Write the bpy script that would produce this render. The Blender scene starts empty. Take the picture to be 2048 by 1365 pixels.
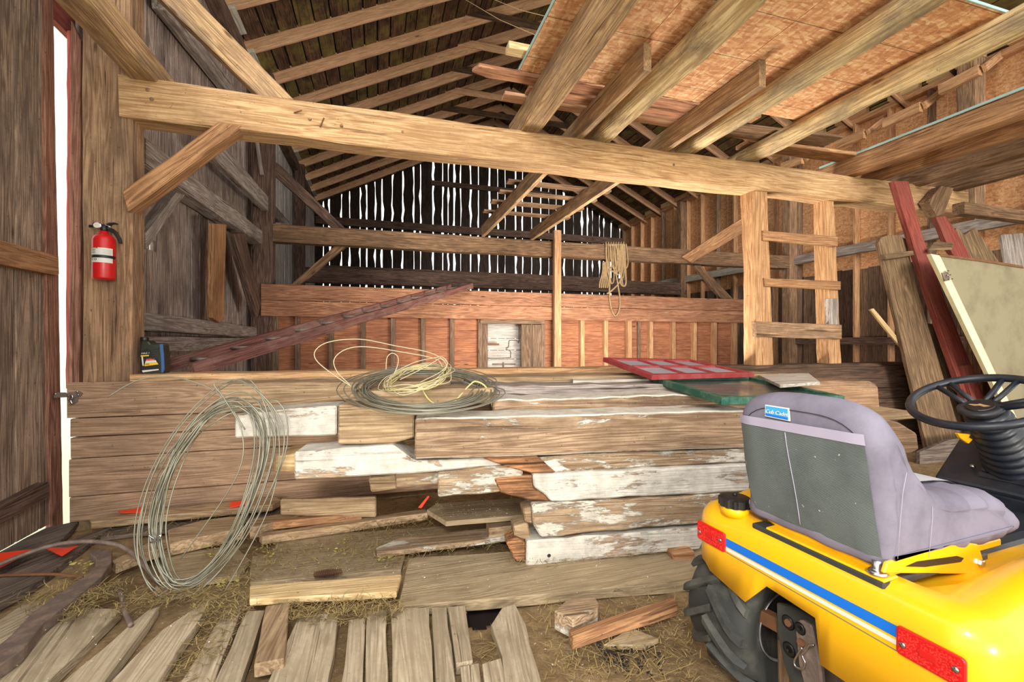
import bpy, bmesh, math, random
from mathutils import Vector, Matrix, noise
R = random.Random(7)
SC = bpy.context.scene
COL = SC.collection

# ------------------------------------------------------------------ camera, world, lights, exposure
YAW = math.radians(16.5); SN, CS = math.sin(YAW), math.cos(YAW)
FPX = 890.0
EYE = Vector((0, 0, 1.2))
cd = bpy.data.cameras.new('camera'); cam = bpy.data.objects.new('camera', cd); COL.objects.link(cam)
cam.location = EYE; cam.rotation_euler = (math.radians(90), 0, -YAW)
cd.sensor_width = 36.0; cd.lens = FPX / 2048 * 36; cd.clip_start = .05; cd.clip_end = 300
SC.camera = cam

wd = bpy.data.worlds.new('sky'); SC.world = wd; wd.use_nodes = True
wn = wd.node_tree.nodes; wl = wd.node_tree.links; wn.clear()
wo = wn.new('ShaderNodeOutputWorld'); wb = wn.new('ShaderNodeBackground')
wb.inputs[0].default_value = (1.0, .985, .955, 1); wb.inputs[1].default_value = 1.9
wl.new(wb.outputs[0], wo.inputs[0])

def lamp(name, kind, energy, loc, rot=(0, 0, 0), color=(1, 1, 1), **kw):
    d = bpy.data.lights.new(name, kind); d.energy = energy; d.color = color
    for k, v in kw.items(): setattr(d, k, v)
    o = bpy.data.objects.new(name, d); COL.objects.link(o); o.location = loc; o.rotation_euler = rot
    return o
# low daylight through the open barn doors behind the photographer
lamp('open_door_daylight', 'SUN', 1.75, (0, -6, 3), (math.radians(84), 0, math.radians(-13)), (1, .94, .85), angle=math.radians(14))
# the photographer's flash, held above and to the left of the camera
lamp('camera_flash', 'AREA', 38, (-.2, -.25, 1.95), (math.radians(68), 0, -YAW), (1, .95, .86), size=.35)
# added fill light, unseen behind the half wall, to brighten rafters and far wall
lamp('second_bay_fill', 'AREA', 190, (2.9, 4.6, .45), (math.radians(150), 0, math.radians(-10)), (1, .93, .82), size=1.2)

SC.view_settings.view_transform = 'Standard'; SC.view_settings.look = 'None'
SC.view_settings.gamma = 1; SC.view_settings.use_curve_mapping = False
SC.view_settings.exposure = 0.2
SC.cycles.max_bounces = 6; SC.cycles.diffuse_bounces = 4; SC.cycles.use_denoising = True

# ------------------------------------------------------------------ pixel rays onto real planes
def ray(u, v):
    r = (u - 1024) / FPX; q = (682.5 - v) / FPX
    return Vector((SN + r * CS, CS - r * SN, q))
def PX(u, v, x): d = ray(u, v); return EYE + d * (x / d.x)
def PY(u, v, y): d = ray(u, v); return EYE + d * (y / d.y)
def PZ(u, v, z): d = ray(u, v); return EYE + d * ((z - EYE.z) / d.z)
def PN(u, v, p, n):
    d = ray(u, v); p = Vector(p); n = Vector(n); return EYE + d * ((p - EYE).dot(n) / d.dot(n))

# ------------------------------------------------------------------ materials
def hexc(r, g, b):
    f = lambda c: (c / 255 / 12.92) if c / 255 <= .04045 else ((c / 255 + .055) / 1.055) ** 2.4
    return (f(r), f(g), f(b), 1)
class NT:
    def __init__(s, name):
        s.m = bpy.data.materials.new(name); s.m.use_nodes = True
        s.t = s.m.node_tree; s.t.nodes.clear()
        s.out = s.t.nodes.new('ShaderNodeOutputMaterial'); s.p = s.t.nodes.new('ShaderNodeBsdfPrincipled')
        s.t.links.new(s.p.outputs[0], s.out.inputs[0])
    def n(s, typ, ins=None, **kw):
        nd = s.t.nodes.new(typ)
        for k, v in kw.items(): setattr(nd, k, v)
        for k, v in (ins or {}).items(): s.set(nd, k, v)
        return nd
    def set(s, nd, k, v):
        if isinstance(v, bpy.types.NodeSocket): s.t.links.new(v, nd.inputs[k])
        elif isinstance(v, bpy.types.Node): s.t.links.new(v.outputs[0], nd.inputs[k])
        else: nd.inputs[k].default_value = v
    def noise(s, vec, scale, detail=4, rough=.6, dist=0):
        return s.n('ShaderNodeTexNoise', {'Vector': vec, 'Scale': scale, 'Detail': detail, 'Roughness': rough, 'Distortion': dist}).outputs[0]
    def ramp(s, fac, stops, interp='LINEAR'):
        r = s.n('ShaderNodeValToRGB', {'Fac': fac}); cr = r.color_ramp; cr.interpolation = interp
        while len(cr.elements) < len(stops): cr.elements.new(.5)
        for e, (p, c) in zip(cr.elements, stops):
            e.position = p; e.color = c if not isinstance(c, (int, float)) else (c, c, c, 1)
        return r.outputs[0]
    def mix(s, f, a, b):
        m = s.n('ShaderNodeMix', data_type='RGBA'); s.set(m, 0, f); s.set(m, 6, a); s.set(m, 7, b); return m.outputs[2]
    def math(s, op, a, b=0.0):
        m = s.n('ShaderNodeMath', operation=op); s.set(m, 0, a); s.set(m, 1, b); return m.outputs[0]
    def mapping(s, vec, scale):
        return s.n('ShaderNodeMapping', {'Vector': vec, 'Scale': scale}).outputs[0]
    def base(s):
        tc = s.n('ShaderNodeTexCoord'); oi = s.n('ShaderNodeObjectInfo')
        v = s.n('ShaderNodeVectorMath', operation='MULTIPLY_ADD')
        s.t.links.new(oi.outputs['Random'], v.inputs[0]); v.inputs[1].default_value = (37, 91, 53)
        s.t.links.new(tc.outputs['Object'], v.inputs[2])
        return v.outputs[0], oi.outputs['Random'], tc
    def bump(s, h, strength=.3, dist=.01):
        b = s.n('ShaderNodeBump', {'Height': h, 'Strength': strength, 'Distance': dist})
        s.t.links.new(b.outputs[0], s.p.inputs['Normal'])

MATS = {}
def wood(name, light, dark, stain=None, stain_amt=.5, paint=None, paint_amt=0, var=.28, rough=.85, crack=.55, knots=True, gscale=1.0, moss=None, dust=None, top_paint=False):
    s = NT(name); v, rnd, tc = s.base()
    light, dark = hexc(*light), hexc(*dark)
    v = s.n('ShaderNodeVectorMath', {0: v, 1: s.n('ShaderNodeVectorMath', {0: s.n('ShaderNodeTexNoise', {'Vector': s.mapping(v, (1.3, 3, 3)), 'Scale': 1.0, 'Detail': 2.0}).outputs['Color'], 1: (.02, .02, .02)}, operation='MULTIPLY').outputs[0]}, operation='ADD').outputs[0]
    fine = s.noise(s.mapping(v, (3.5 * gscale, 120 * gscale, 120 * gscale)), 1, 6, .7, .2)
    mid = s.noise(s.mapping(v, (1.6 * gscale, 30 * gscale, 30 * gscale)), 1, 4, .6, .3)
    wide = s.noise(s.mapping(v, (.5 * gscale, 9 * gscale, 9 * gscale)), 1, 3, .5, .3)
    ring = s.math('SINE', s.math('MULTIPLY', wide, 90))
    ring = s.math('MULTIPLY_ADD', ring, .5); s.t.nodes[-1].inputs[2].default_value = .5
    g = s.math('ADD', s.math('ADD', s.math('MULTIPLY', fine, .5), s.math('MULTIPLY', mid, .36)), s.math('MULTIPLY', ring, .14))
    dk2 = tuple(q * .74 for q in dark[:3]) + (1,)
    c = s.ramp(g, [(.30, dk2), (.42, dark), (.60, light), (.78, tuple(min(1, q * 1.12) for q in light[:3]) + (1,))])
    blot = s.noise(s.mapping(v, (1.2, 3, 3)), 1.6, 8, .72, .3)
    if stain:
        c = s.mix(s.math('MULTIPLY', s.ramp(blot, [(.44, 0), (.64, 1)]), stain_amt), c, hexc(*stain))
    grime = s.noise(v, 14, 8, .75); c = s.mix(s.math('MULTIPLY', s.ramp(grime, [(.5, 0), (.72, 1)]), .35), c, dk2)
    if moss:
        mo = s.noise(v, 1.4, 5, .65); c = s.mix(s.math('MULTIPLY', s.ramp(mo, [(.48, 0), (.64, 1)]), .75), c, hexc(*moss))
    if knots:
        vo = s.n('ShaderNodeTexVoronoi', {'Vector': s.mapping(v, (1.3, 4.5, 4.5)), 'Scale': 1.0}).outputs['Distance']
        c = s.mix(s.ramp(vo, [(.035, .9), (.075, 0)]), c, (dark[0] * .35, dark[1] * .3, dark[2] * .25, 1))
    cr = s.noise(s.mapping(v, (.7, 42, 42)), 1, 4, .6, .5)
    crf = s.ramp(cr, [(.64, 0), (.67, 1)])
    c = s.mix(s.math('MULTIPLY', crf, crack), c, (dark[0] * .22, dark[1] * .2, dark[2] * .18, 1))
    sp = s.noise(v, 46, 2, .5); c = s.mix(s.math('MULTIPLY', s.ramp(sp, [(.70, 0), (.73, 1)]), .55), c, (dark[0] * .3, dark[1] * .3, dark[2] * .3, 1))
    h = g
    if paint:
        pn = s.noise(s.mapping(v, (.9, 3.6, 3.6)), 2.2, 10, .78, .25)
        lo = .60 - .26 * paint_amt
        pf = s.ramp(pn, [(lo, 0), (lo + .035, 1)])
        if top_paint:
            ny = s.math('ABSOLUTE', s.n('ShaderNodeSeparateXYZ', {0: tc.outputs['Normal']}).outputs[1]); lo = .40
            pf = s.mix(s.ramp(ny, [(.5, 0), (.7, 1)]), pf, s.ramp(pn, [(lo, 0), (lo + .05, 1)]))
        c = s.mix(pf, c, s.mix(s.ramp(s.noise(v, 11, 7, .7), [(.4, 0), (.7, 1)]), hexc(*paint), hexc(*[int(q * .80) for q in paint])))
        h = s.math('ADD', g, s.math('MULTIPLY', pf, .35))
    if dust:
        dn = s.noise(v, 5, 8, .75); c = s.mix(s.ramp(dn, [(.35, .1), (.68, .8)]), c, s.mix(s.noise(v, 40, 4, .7), hexc(*dust), hexc(*[int(q * .72) for q in dust])))
    hv = s.n('ShaderNodeHueSaturation', {'Color': c}); hv.inputs['Saturation'].default_value = .97
    s.set(hv, 'Value', s.math('ADD', s.math('MULTIPLY', rnd, var * 2), 1.06 - var))
    s.set(s.p, 'Base Color', hv.outputs[0]); s.set(s.p, 'Roughness', rough)
    s.p.inputs['Specular IOR Level'].default_value = .2
    s.bump(s.math('SUBTRACT', h, s.math('MULTIPLY', crf, .8)), .7, .012)
    MATS[name] = s.m; return s.m
def plain(name, col, rough=.5, metal=0, dirt=None, dirt_amt=.4, bump=0, scale=8, spec=.5, var=0, coat=0):
    s = NT(name); v, rnd, tc = s.base(); c = hexc(*col)
    n1 = s.noise(v, scale, 6, .65)
    cc = s.mix(s.ramp(n1, [(.45, 0), (.72, 1)]), c, hexc(*dirt)) if dirt else s.mix(n1, c, tuple(q * .82 for q in c[:3]) + (1,))
    if dirt:
        m = cc.node; l = m.inputs[0].links[0].from_socket; s.t.links.new(s.math('MULTIPLY', l, dirt_amt), m.inputs[0])
    if var:
        hv = s.n('ShaderNodeHueSaturation', {'Color': cc}); s.set(hv, 'Value', s.math('ADD', s.math('MULTIPLY', rnd, var * 2), 1 - var)); cc = hv.outputs[0]
    s.set(s.p, 'Base Color', cc); s.set(s.p, 'Roughness', rough); s.set(s.p, 'Metallic', metal); s.p.inputs['Specular IOR Level'].default_value = spec
    if coat: s.p.inputs['Coat Weight'].default_value = coat
    if bump: s.bump(s.noise(v, scale * 5, 4, .6), bump, .004)
    MATS[name] = s.m; return s.m

wood('honey_beam', (216, 178, 132), (172, 130, 88), stain=(150, 116, 82), stain_amt=.55, var=.05, crack=.5)
wood('old_post', (182, 146, 112), (136, 104, 78), stain=(104, 84, 68), stain_amt=.7, var=.05, crack=.8)
wood('brown_brace', (190, 142, 98), (142, 100, 68), stain=(112, 82, 62), stain_amt=.4, var=.08)
wood('grey_timber', (186, 174, 166), (132, 120, 112), stain=(96, 84, 78), stain_amt=.5, var=.12, crack=.9)
wood('dark_timber', (128, 102, 88), (82, 63, 55), stain=(62, 50, 46), stain_amt=.5, var=.14)
wood('tie_brown', (152, 118, 88), (106, 80, 58), stain=(84, 66, 54), stain_amt=.6, var=.1)
wood('siding', (192, 174, 164), (132, 116, 108), stain=(98, 84, 80), stain_amt=.7, var=.2, crack=.9)
wood('siding_lit', (236, 232, 230), (190, 184, 182), stain=(130, 120, 118), stain_amt=.5, var=.15, crack=.8)  # far siding with daylight from the gaps put into its colour
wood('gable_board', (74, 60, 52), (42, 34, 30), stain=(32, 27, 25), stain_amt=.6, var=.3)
wood('door_board', (166, 142, 122), (114, 94, 80), stain=(88, 74, 66), stain_amt=.65, var=.12, crack=.7)
wood('red_board', (158, 112, 92), (112, 74, 60), stain=(92, 62, 54), stain_amt=.4, var=.1)
wood('roof_board', (122, 88, 62), (72, 50, 38), stain=(40, 32, 28), stain_amt=.8, var=.3, moss=(124, 112, 56), crack=.9)
wood('new_rafter', (226, 178, 142), (192, 144, 110), stain=(172, 128, 98), stain_amt=.3, var=.06, crack=.2)
wood('old_rafter', (108, 82, 62), (68, 50, 38), stain=(52, 40, 34), stain_amt=.6, var=.2)
wood('pine_red', (184, 124, 88), (144, 90, 62), stain=(124, 78, 62), stain_amt=.5, var=.1, crack=.3)
wood('pine_rim', (190, 138, 104), (142, 94, 68), stain=(122, 86, 66), stain_amt=.5, var=.08, crack=.4)
wood('stud_tan', (220, 172, 126), (176, 130, 92), stain=(134, 94, 68), stain_amt=.35, var=.14, crack=.25)
wood('stud_grey', (150, 122, 98), (104, 82, 66), stain=(92, 74, 64), stain_amt=.4, var=.14)
wood('loft_log', (226, 200, 150), (184, 150, 104), stain=(116, 104, 90), stain_amt=.8, var=.08, crack=.7, gscale=.7)
wood('loft_joist', (206, 170, 126), (156, 122, 88), stain=(114, 98, 84), stain_amt=.7, var=.08, crack=.8)
wood('post_gold', (206, 160, 114), (164, 120, 80), stain=(148, 108, 74), stain_amt=.45, var=.05, crack=.5)
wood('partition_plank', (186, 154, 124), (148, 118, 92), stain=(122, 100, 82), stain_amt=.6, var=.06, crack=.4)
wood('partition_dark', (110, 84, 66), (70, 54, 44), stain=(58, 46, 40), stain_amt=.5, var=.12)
wood('stack_plain', (192, 166, 130), (148, 122, 92), stain=(118, 94, 68), stain_amt=.55, var=.12, crack=.5)
wood('stack_brown', (180, 152, 122), (130, 104, 80), stain=(100, 78, 60), stain_amt=.7, paint=(212, 204, 190), paint_amt=.05, var=.05, top_paint=True)
wood('stack_white', (196, 172, 146), (152, 122, 96), stain=(132, 104, 80), stain_amt=.5, paint=(208, 202, 190), paint_amt=.70, var=.03, crack=.5)
wood('stack_half', (190, 164, 132), (144, 118, 92), stain=(112, 88, 64), stain_amt=.6, paint=(210, 203, 188), paint_amt=.36, var=.05)
wood('rotten', (184, 132, 88), (110, 72, 46), stain=(76, 52, 38), stain_amt=.8, var=.06, crack=.9)
wood('floor_plank', (214, 199, 172), (156, 139, 114), stain=(118, 102, 80), stain_amt=.7, var=.12, crack=1.0, dust=(204, 184, 152))
wood('floor_dusty', (182, 162, 128), (138, 118, 90), stain=(112, 94, 70), stain_amt=.5, var=.06, crack=.4, dust=(194, 173, 138))
wood('floor_dark', (130, 116, 104), (88, 76, 68), stain=(68, 60, 54), stain_amt=.5, var=.14)
wood('fresh_plank', (228, 202, 154), (196, 164, 114), stain=(176, 146, 104), stain_amt=.4, var=.05, crack=.2)
wood('red_paint_wood', (158, 78, 66), (128, 58, 50), stain=(140, 88, 76), stain_amt=.4, var=.1, crack=.3, knots=False)
wood('ladder_red', (128, 84, 74), (90, 56, 50), stain=(140, 116, 106), stain_amt=.6, var=.05, crack=.5, knots=False)
wood('lean_plank', (146, 118, 88), (102, 80, 58), stain=(82, 66, 52), stain_amt=.5, var=.1)
wood('white_board', (214, 208, 196), (170, 160, 146), stain=(150, 140, 126), stain_amt=.4, var=.05, knots=False)
wood('white_door', (212, 206, 198), (176, 170, 162), stain=(150, 136, 122), stain_amt=.5, var=.04, crack=.3, knots=False)
plain('cream_panel', (150, 140, 112), .7, dirt=(112, 102, 78), dirt_amt=.7, scale=4)
plain('cream_edge', (242, 232, 188), .6, dirt=(200, 184, 140))
plain('red_gloss', (204, 26, 28), .32, dirt=(150, 30, 26), dirt_amt=.3)
plain('black_plastic', (24, 24, 26), .4, dirt=(70, 66, 62), dirt_amt=.3)
plain('navy_plastic', (25, 31, 42), .4, dirt=(84, 78, 74), dirt_amt=.35, scale=6)
plain('label_white', (226, 222, 216), .5)
plain('label_black', (20, 20, 20), .5)
plain('yellow_print', (250, 200, 30), .5)
plain('red_print', (214, 40, 36), .5)
plain('grey_print', (120, 116, 112), .5)
plain('bottle_green', (40, 46, 34), .35)
plain('bottle_blue', (52, 96, 150), .35)
plain('tractor_yellow', (252, 188, 12), .33, dirt=(206, 158, 60), dirt_amt=.35, scale=4, coat=.3)
plain('stripe_blue', (14, 118, 226), .4)
plain('stripe_white', (240, 236, 222), .4)
plain('seat_cloth', (128, 123, 138), .9, dirt=(98, 93, 106), dirt_amt=.8, scale=5, bump=.2, spec=.1)
plain('seat_trim', (178, 170, 192), .9, spec=.1)
plain('seat_pale', (196, 194, 200), .8, spec=.2)
plain('seat_thread', (50, 46, 56), .9)
plain('tag_blue', (64, 166, 220), .6)
plain('rubber', (50, 52, 49), .75, dirt=(112, 108, 96), dirt_amt=.6, scale=5, bump=.2)
plain('rim_metal', (176, 172, 178), .45, .6, dirt=(90, 76, 66), dirt_amt=.8)
plain('iron', (112, 98, 90), .65, .25, dirt=(158, 136, 120), dirt_amt=.9, scale=16, bump=.5)
plain('rust', (134, 92, 62), .8, .2, dirt=(84, 58, 46), dirt_amt=.7)
plain('steel', (200, 200, 204), .25, 1.0)
plain('zinc_wire', (150, 148, 132), .5, .5, dirt=(112, 106, 88), dirt_amt=.6)
plain('twine_tan', (200, 186, 152), .9)
plain('twine_yellow', (206, 196, 130), .9)
plain('hemp', (172, 144, 106), .95, dirt=(126, 102, 74), dirt_amt=.8, scale=30)
plain('sash_red', (142, 44, 46), .6, dirt=(150, 100, 96), dirt_amt=.5, scale=14)
plain('sash_green', (22, 84, 66), .55, dirt=(140, 160, 140), dirt_amt=.4, scale=14)
plain('glazing_bead', (28, 92, 84), .6)
plain('aqua_edge', (164, 198, 194), .7)
plain('flag_orange', (255, 70, 30), .6)
plain('hay', (168, 146, 94), .9, var=0)
plain('hay_dark', (122, 104, 70), .9)
plain('moss_clump', (176, 164, 88), .95)
plain('chip_white', (226, 220, 208), .9)
plain('charcoal', (34, 33, 34), .9)
plain('cone_brown', (108, 74, 52), .9)
plain('grass', (206, 214, 184), .95, dirt=(220, 216, 190), dirt_amt=.6, scale=2)
plain('roofing', (34, 30, 28), .95)
plain('pit_shade', (40, 30, 28), .95)

def glass(name, col, rough=.25, alpha=.5):
    s = NT(name); v, rnd, tc = s.base()
    s.set(s.p, 'Base Color', s.mix(s.noise(v, 5, 5, .6), hexc(*col), hexc(*[int(q * .8) for q in col]))); s.set(s.p, 'Roughness', rough)
    tr = s.n('ShaderNodeBsdfTransparent', {'Color': (.85, .88, .86, 1)})
    mx = s.n('ShaderNodeMixShader'); mx.inputs[0].default_value = alpha
    s.t.links.new(tr.outputs[0], mx.inputs[1]); s.t.links.new(s.p.outputs[0], mx.inputs[2]); s.t.links.new(mx.outputs[0], s.out.inputs[0])
    MATS[name] = s.m
glass('reflection_glass', (186, 184, 196), .35, .85)  # reflected light put into the pale pane colour
glass('clear_glass', (130, 138, 132), .15, .45)

def reflector_mat():
    s = NT('reflector_red'); v, rnd, tc = s.base()
    vo = s.n('ShaderNodeTexVoronoi', {'Vector': v, 'Scale': 260.0}, feature='F1').outputs['Distance']
    s.set(s.p, 'Base Color', s.ramp(vo, [(.1, hexc(255, 74, 60)), (.6, hexc(206, 16, 24))])); s.set(s.p, 'Roughness', .2); s.bump(vo, .5, .002)
    MATS['reflector_red'] = s.m
reflector_mat()
def mesh_cloth():
    s = NT('seat_mesh'); v, rnd, tc = s.base()
    w = s.n('ShaderNodeTexWave', {'Vector': v, 'Scale': 95.0, 'Distortion': .2, 'Detail': 1.0}, bands_direction='Z').outputs[0]
    n1 = s.noise(v, 7, 5, .6)
    c = s.mix(w, hexc(58, 66, 66), hexc(122, 130, 128)); c = s.mix(s.math('MULTIPLY', s.ramp(n1, [(.4, 0), (.7, 1)]), .5), c, hexc(64, 70, 70))
    sp = s.noise(v, 60, 2, .5); c = s.mix(s.ramp(sp, [(.74, 0), (.78, 1)]), c, hexc(210, 205, 195))
    s.set(s.p, 'Base Color', c); s.set(s.p, 'Roughness', .8); s.bump(w, .3, .003); MATS['seat_mesh'] = s.m
mesh_cloth()
def osb(name, c1, c2, c3, lines=True):
    s = NT(name); v, rnd, tc = s.base()
    vv = v
    a = s.n('ShaderNodeTexVoronoi', {'Vector': s.mapping(vv, (16, 52, 40)), 'Scale': 1.0}); b = s.n('ShaderNodeTexVoronoi', {'Vector': s.mapping(vv, (48, 17, 40)), 'Scale': 1.0})
    f = s.math('ADD', s.math('MULTIPLY', s.n('ShaderNodeSeparateColor', {0: a.outputs['Color']}).outputs[0], .55), s.math('MULTIPLY', s.n('ShaderNodeSeparateColor', {0: b.outputs['Color']}).outputs[1], .45))
    gr = s.noise(s.mapping(vv, (30, 90, 60)), 1, 5, .7, .6)
    f2 = s.math('ADD', s.math('MULTIPLY', f, .5), s.math('MULTIPLY', gr, .5))
    c = s.ramp(f2, [(.2, hexc(*c3)), (.5, hexc(*c1)), (.8, hexc(*c2))])
    if lines:
        sep = s.n('ShaderNodeSeparateXYZ', {0: tc.outputs['Object']})
        fr = s.math('FRACT', s.math('MULTIPLY', s.math('ADD', sep.outputs[1], 10.03), 1 / .406))
        c = s.mix(s.ramp(fr, [(.0, 0), (.004, .75), (.016, .75), (.02, 0)]), c, hexc(60, 44, 40))
    hv = s.n('ShaderNodeHueSaturation', {'Color': c}); s.set(hv, 'Value', s.math('ADD', s.math('MULTIPLY', rnd, .12), .94))
    s.set(s.p, 'Base Color', hv.outputs[0]); s.set(s.p, 'Roughness', .8); s.bump(f2, .4, .004); MATS[name] = s.m
osb('osb_loft', (212, 154, 108), (244, 212, 164), (170, 108, 70))
osb('osb_wall', (222, 166, 118), (244, 206, 158), (180, 122, 80), False)
def dirt_mat():
    s = NT('dirt'); v, rnd, tc = s.base()
    a = s.noise(v, 2.2, 6, .7); b = s.noise(v, 24, 6, .75); cst = s.noise(s.mapping(v, (8, 60, 60)), 3, 3, .6, 1.5)
    c = s.ramp(a, [(.3, hexc(126, 104, 76)), (.55, hexc(168, 142, 106)), (.75, hexc(186, 162, 126))])
    c = s.mix(s.ramp(b, [(.3, .6), (.6, 0)]), c, hexc(92, 74, 54)); c = s.mix(s.math('MULTIPLY', s.ramp(cst, [(.6, 0), (.68, 1)]), .6), c, hexc(186, 164, 116))
    w = s.noise(v, 60, 2, .5); c = s.mix(s.ramp(w, [(.72, 0), (.75, 1)]), c, hexc(220, 210, 194))
    s.set(s.p, 'Base Color', c); s.set(s.p, 'Roughness', 1.0); s.p.inputs['Specular IOR Level'].default_value = .1
    s.bump(s.math('ADD', a, b), .8, .02); MATS['dirt'] = s.m
dirt_mat()

# ------------------------------------------------------------------ mesh helpers
def link(name, verts, faces, mat, par=None, M=None, smooth=False):
    me = bpy.data.meshes.new(name); me.from_pydata([tuple(v) for v in verts], [], faces); me.update()
    me.materials.append(MATS[mat] if isinstance(mat, str) else mat)
    if smooth: me.polygons.foreach_set('use_smooth', [True] * len(me.polygons))
    o = bpy.data.objects.new(name, me); COL.objects.link(o)
    place(o, M or Matrix(), par); return o
def place(o, M, par):
    if par is not None:
        o.parent = par; o.matrix_basis = WM[par.name].inverted() @ M
    else: o.matrix_basis = M
    WM[o.name] = M
WM = {}
def thing(name, label, cat, loc=(0, 0, 0), group=None):
    o = bpy.data.objects.new(name, None); COL.objects.link(o); o.empty_display_size = .1
    place(o, Matrix.Translation(Vector(loc)), None); return tag(o, label, cat, group)
def tag(o, label, cat, group=None):
    o['label'] = label; o['category'] = cat
    if group: o['group'] = group
    return o
def setting(name):
    o = bpy.data.objects.new(name, None); COL.objects.link(o); place(o, Matrix(), None); o['kind'] = 'structure'; return o
def frame(p, x, z):
    x = Vector(x).normalized(); z = Vector(z); y = z.cross(x).normalized(); z = x.cross(y)
    M = Matrix((x, y, z)).transposed().to_4x4(); M.translation = Vector(p); return M

def B(name, p0, p1, w, h, mat, par=None, up=(0, 0, 1), rough=.0, seg=None, ch=None, taper=1.0, off=(0, 0)):
    """a timber from p0 to p1 (centre line): w across, h along up; rough = hewn unevenness in metres"""
    p0 = Vector(p0); p1 = Vector(p1); L = (p1 - p0).length
    up = Vector(up)
    if abs((p1 - p0).normalized().dot(up)) > .98: up = Vector((0, 1, 0))
    M = frame(p0, p1 - p0, up)
    if ch is None: ch = min(w, h) * .07
    if seg is None: seg = max(1, int(L / .35)) if rough else 1
    vs, fs = [], []
    prof = [(-1, -1, 1, 0), (1, -1, -1, 0), (1, -1, 0, 1), (1, 1, 0, -1), (1, 1, -1, 0), (-1, 1, 1, 0), (-1, 1, 0, -1), (-1, -1, 0, 1)]
    sd = R.random() * 100
    for i in range(seg + 1):
        t = i / seg; k = 1 + (taper - 1) * t
        for j, (a, b, ca, cb) in enumerate(prof):
            n = noise.noise_vector(Vector((t * L * 2.3 + sd, j // 2 * 7.3 + sd, 0))) * rough if rough else Vector((0, 0, 0))
            ex = (noise.noise(Vector((j * 3.1, sd, t))) * rough if i in (0, seg) else 0)
            vs.append((t * L + ex, a * w / 2 * k + ca * ch + n.y + off[0], b * h / 2 * k + cb * ch + n.z + off[1]))
    for i in range(seg):
        for j in range(8):
            a, b = i * 8 + j, i * 8 + (j + 1) % 8; fs.append((a, b, b + 8, a + 8))
    fs.append(tuple(range(7, -1, -1))); fs.append(tuple(seg * 8 + j for j in range(8)))
    return link(name, vs, fs, mat, par, M)
def LOG(name, p0, p1, r, mat, par=None, rough=.02, taper=1.0, seg=12, sides=12):
    p0 = Vector(p0); p1 = Vector(p1); L = (p1 - p0).length; M = frame(p0, p1 - p0, (0, 0, 1)); vs, fs = [], []; sd = R.random() * 50
    for i in range(seg + 1):
        t = i / seg; rr = r * (1 + (taper - 1) * t); by = noise.noise(Vector((t * 2.2 * L / 2, sd, 1))) * rough * 1.6; bz = noise.noise(Vector((t * 2.2 * L / 2, sd, 9))) * rough
        for j in range(sides):
            a = 2 * math.pi * j / sides; q = rr + noise.noise(Vector((t * L * 3, math.cos(a) + sd, math.sin(a)))) * rough
            vs.append((t * L, math.cos(a) * q + by, math.sin(a) * q + bz))
    for i in range(seg):
        for j in range(sides):
            a, b = i * sides + j, i * sides + (j + 1) % sides; fs.append((a, b, b + sides, a + sides))
    fs.append(tuple(range(sides - 1, -1, -1))); fs.append(tuple(seg * sides + j for j in range(sides)))
    return link(name, vs, fs, mat, par, M, True)
def Q(name, pts, thick, mat, par=None, axis=None, rough=0, bev=.004, step=.12, smooth=False, segs=1):
    """a flat piece: outline pts (near face), pushed back by the vector thick"""
    pts = [Vector(p) for p in pts]; thick = Vector(thick); c = sum(pts, Vector()) / len(pts)
    if axis is None:
        e = max(((pts[(i + 1) % len(pts)] - pts[i]) for i in range(len(pts))), key=lambda q: q.length); axis = e
    axis = Vector(axis)
    if axis.x < 0: axis = -axis
    nrm = thick.normalized(); axis = (axis - nrm * axis.dot(nrm))
    M = frame(c, axis, nrm); I = M.inverted()
    loc = [I @ p for p in pts]; tl = I.to_3x3() @ thick
    if rough:
        out = []
        for i, a in enumerate(loc):
            b = loc[(i + 1) % len(loc)]; out.append(a); n = int((b - a).length / step)
            d = (b - a).normalized() if (b - a).length > 1e-6 else Vector((1, 0, 0)); pr = Vector((-d.y, d.x, 0))
            for k in range(1, n): out.append(a.lerp(b, k / n) + pr * R.uniform(-rough, rough))
        loc = out
    bm = bmesh.new(); f = bm.faces.new([bm.verts.new(p) for p in loc])
    r = bmesh.ops.extrude_face_region(bm, geom=[f]); nv = [g for g in r['geom'] if isinstance(g, bmesh.types.BMVert)]
    bmesh.ops.translate(bm, verts=nv, vec=tl); bmesh.ops.recalc_face_normals(bm, faces=bm.faces)
    if bev: 
        bmesh.ops.bevel(bm, geom=list(bm.edges), offset=bev, segments=segs, affect='EDGES', profile=.5, clamp_overlap=True)
    me = bpy.data.meshes.new(name); bm.to_mesh(me); bm.free(); me.materials.append(MATS[mat])
    if smooth: me.polygons.foreach_set('use_smooth', [True] * len(me.polygons))
    o = bpy.data.objects.new(name, me); COL.objects.link(o); place(o, M, par); return o
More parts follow.
